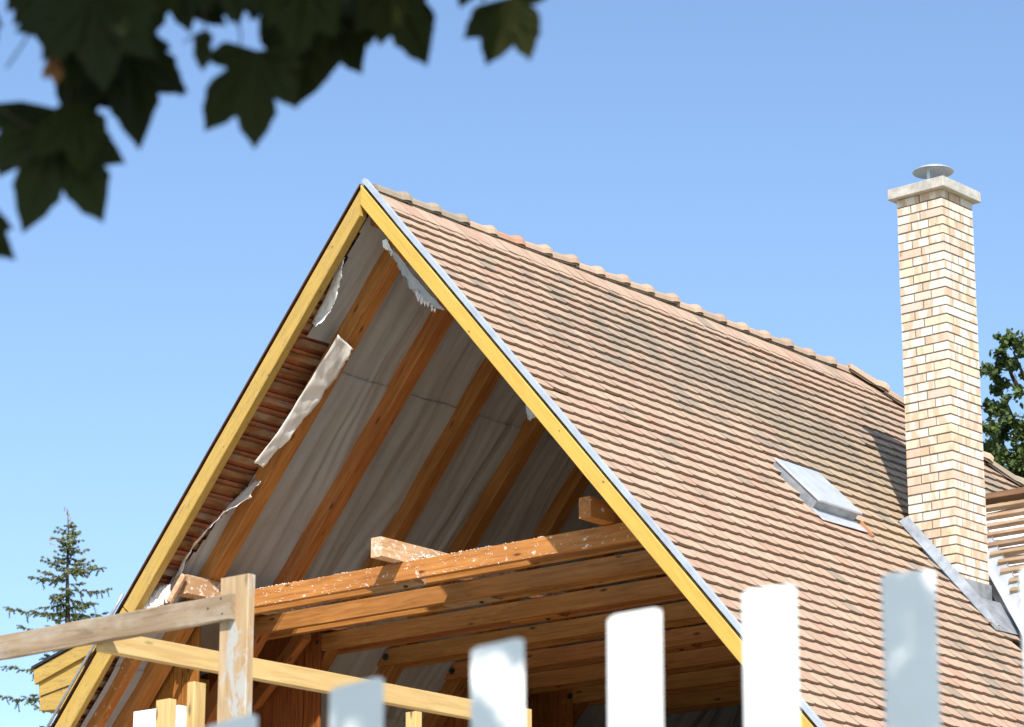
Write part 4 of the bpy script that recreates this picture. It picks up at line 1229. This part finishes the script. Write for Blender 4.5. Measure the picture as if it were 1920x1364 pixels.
LV = [
 ((235, 70), [(165, 190), (262, 258), (346, 168), (322, 90)], 4.43),
 ((90, -20), [(22, 45), (80, 90), (150, 130), (230, 120), (260, 30)], 4.52),
 ((500, -30), [(400, 20), (470, 38), (540, 120), (610, 60)], 4.5),
 ((620, -20), [(560, 90), (610, 140), (680, 120), (720, 60)], 4.52),
 ((760, -40), [(700, 60), (740, 60), (800, 90), (800, 10)], 4.47),
 ((40, 190), [(-60, 240), (10, 290), (70, 300), (150, 260)], 4.52),
 ((330, -30), [(270, 20), (330, 20), (420, 40)], 4.5),
 ((60, -40), [(12, 20), (60, 66), (120, 70), (150, 20)], 4.42),
 ((300, -50), [(200, 30), (240, 80), (262, 88), (330, 30)], 4.42),
 ((120, 60), [(90, 90), (140, 170), (200, 150), (215, 90)], 4.4),
 ((560, -20), [(480, 60), (520, 105), (600, 110), (640, 60)], 4.42),
 ((700, -60), [(630, 30), (690, 80), (770, 70), (796, 20)], 4.42),
 ((430, -70), [(370, 10), (440, 45), (500, 22)], 4.42),
 ((150, 190), [(95, 230), (60, 300), (150, 330), (200, 260)], 4.36),
 ((60, 220), [(0, 240), (-10, 330), (60, 360), (110, 300)], 4.5),
 ((112, 238), [(-40, 300), (46, 422), (198, 404), (238, 300), (168, 218)], 4.40),
 ((-70, 395), [(-100, 500), (-30, 530), (20, 478), (22, 425)], 4.45),
 ((175, -10), [(20, 50), (70, 105), (185, 160), (285, 100), (300, 10)], 4.30),
 ((215, 95), [(120, 205), (262, 262), (348, 168), (318, 80)], 4.45),
 ((150, 80), [(95, 110), (112, 205), (172, 222), (240, 160)], 4.50),
 ((482, 95), [(382, 108), (376, 239), (468, 272), (553, 200), (566, 120)], 4.35),
 ((384, 55), [(364, 92), (378, 132), (398, 84)], 4.38),
 ((612, 25), [(524, 95), (560, 196), (598, 168), (682, 138), (690, 60)], 4.45),
 ((735, -30), [(668, 62), (713, 87), (805, 124), (800, 40)], 4.40),
 ((450, -60), [(382, 28), (430, 38), (482, 33), (530, 20)], 4.5),
 ((568, -50), [(496, 50), (555, 110), (630, 70), (660, 0)], 4.35),
 ((318, -80), [(250, 22), (300, 30), (348, 52), (395, 10)], 4.45),
 ((232, -30), [(172, 60), (236, 105), (282, 62)], 4.40),
 ((965, -8), [(866, 72), (908, 122), (992, 114), (1012, 60), (1030, -6)], 4.35),
 ((892, -60), [(862, 16), (908, 4)], 4.45),
 ((668, -70), [(610, 55), (672, 75), (752, 52), (790, 0)], 4.5),
 ((-50, 10), [(-90, 80), (-10, 92), (4, 50)], 4.3),
 ((115, -60), [(50, 10), (95, 60), (160, 40)], 4.5),
 ((520, -30), [(470, 30), (520, 80), (570, 40)], 4.55),
 ((640, -20), [(590, 70), (640, 110), (700, 60)], 4.5),
 ((160, 150), [(118, 215), (150, 260), (205, 205)], 4.47),
 ((820, -120), [(770, -30), (800, -5), (850, -40)], 4.4),
 ((50, 210), [(-30, 235), (10, 300), (80, 330)], 4.48),
]
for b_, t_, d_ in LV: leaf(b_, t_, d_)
leaf((108, 108), [(84, 118), (80, 150), (104, 160)], 4.36, label='curled brown leaf')
st = MB()
for (a_, b_, c_) in (((70, 20), (45, 80), (12, 128)), ((445, 25), (452, 70), (448, 100)), ((0, 205), (25, 222), (60, 240)), ((1000, 10), (1020, -20), (1040, -80)), ((150, -10), (140, 100), (118, 235)), ((380, 10), (384, 40), (384, 60)), ((345, 80), (372, 62), (392, 75))):
    st = MB(); st.tube([atd(*a_, 4.42), atd(*b_, 4.42), atd(*c_, 4.42)], .0016, 5); st.build('leaf_stalk', M['bark'], mp_)
# the crown above the frame, which keeps the hanging leaves in shade and dapples the fence
cr = MB(); crng = random.Random(9)
def cleaf(p, r_):
    n = Vector((crng.gauss(0, .5), crng.gauss(0, .5), 1)).normalized()
    a = n.orthogonal().normalized(); a.rotate(Matrix.Rotation(crng.uniform(0, 6.28), 3, n)); b = n.cross(a)
    P = []
    for k, (an, l_) in enumerate(((-2.3, .5), (-1.7, .35), (-1.1, .85), (-.6, .45), (0, 1), (.6, .45), (1.1, .85), (1.7, .35), (2.3, .5))):
        P.append(p+(a*math.cos(an)+b*math.sin(an))*r_*l_-n*r_*.15*l_)
    v = crng.uniform(.7, 1.2)
    cr.add([p-a*r_*.2]+P, [(0, k+1, k+2) for k in range(8)], (v, v, v))
def visible(p, m=1.0):
    v = p-CAM; z_ = v.dot(FWD)
    if z_ <= .1: return False
    return abs(v.dot(RGT)/z_) < .1714*1.10+.02 and abs(v.dot(UPV)/z_) < .1218*1.10+.03
def shade(px, py, d, s0, s1, n_, rad, size=.085):
    for _ in range(n_):
        p = atd(px, py, d)+SUN*crng.uniform(s0, s1)+Vector([crng.gauss(0, rad) for _ in range(3)])
        if not visible(p): cleaf(p, size*crng.uniform(.8, 1.2))
for px in range(-200, 741, 60):
    shade(px, 60, 4.4, 1.0, 3.0, 26, .20)
    shade(px, -60, 4.4, .8, 2.6, 14, .20)
for px in range(-100, 260, 60): shade(px, 300, 4.4, 1.6, 3.2, 26, .18)
# leaves whose shade falls on three of the pickets (gaps give the bright spots)
def spot(px, py, size=.036):
    for s0 in (2.6, 3.1, 3.6):
        p = atd(px, py, 4.75)+SUN*s0+Vector([crng.gauss(0, .012) for _ in range(3)])
        if not visible(p): cleaf(p, size)
sp_ = [(640,1290),(700,1285),(712,1310),(640,1320),(630,1350),(700,1340),(715,1350),(890,1225),(975,1205),(980,1230),(895,1250),(985,1255),(430,1355),(400,1360),(460,1362)]
for yy_ in range(1040, 1400, 24):
    for xx_ in range(1640, 1770, 24):
        if math.hypot(xx_-1692, (yy_-1128)) < 30 or math.hypot(xx_-1698, (yy_-1245)*.55) < 28: continue
        sp_.append((xx_, yy_))
for (px, py) in sp_:
    spot(px, py, .034 if px > 1600 else .05)
cr.build('crown', M['maple'], mp_)
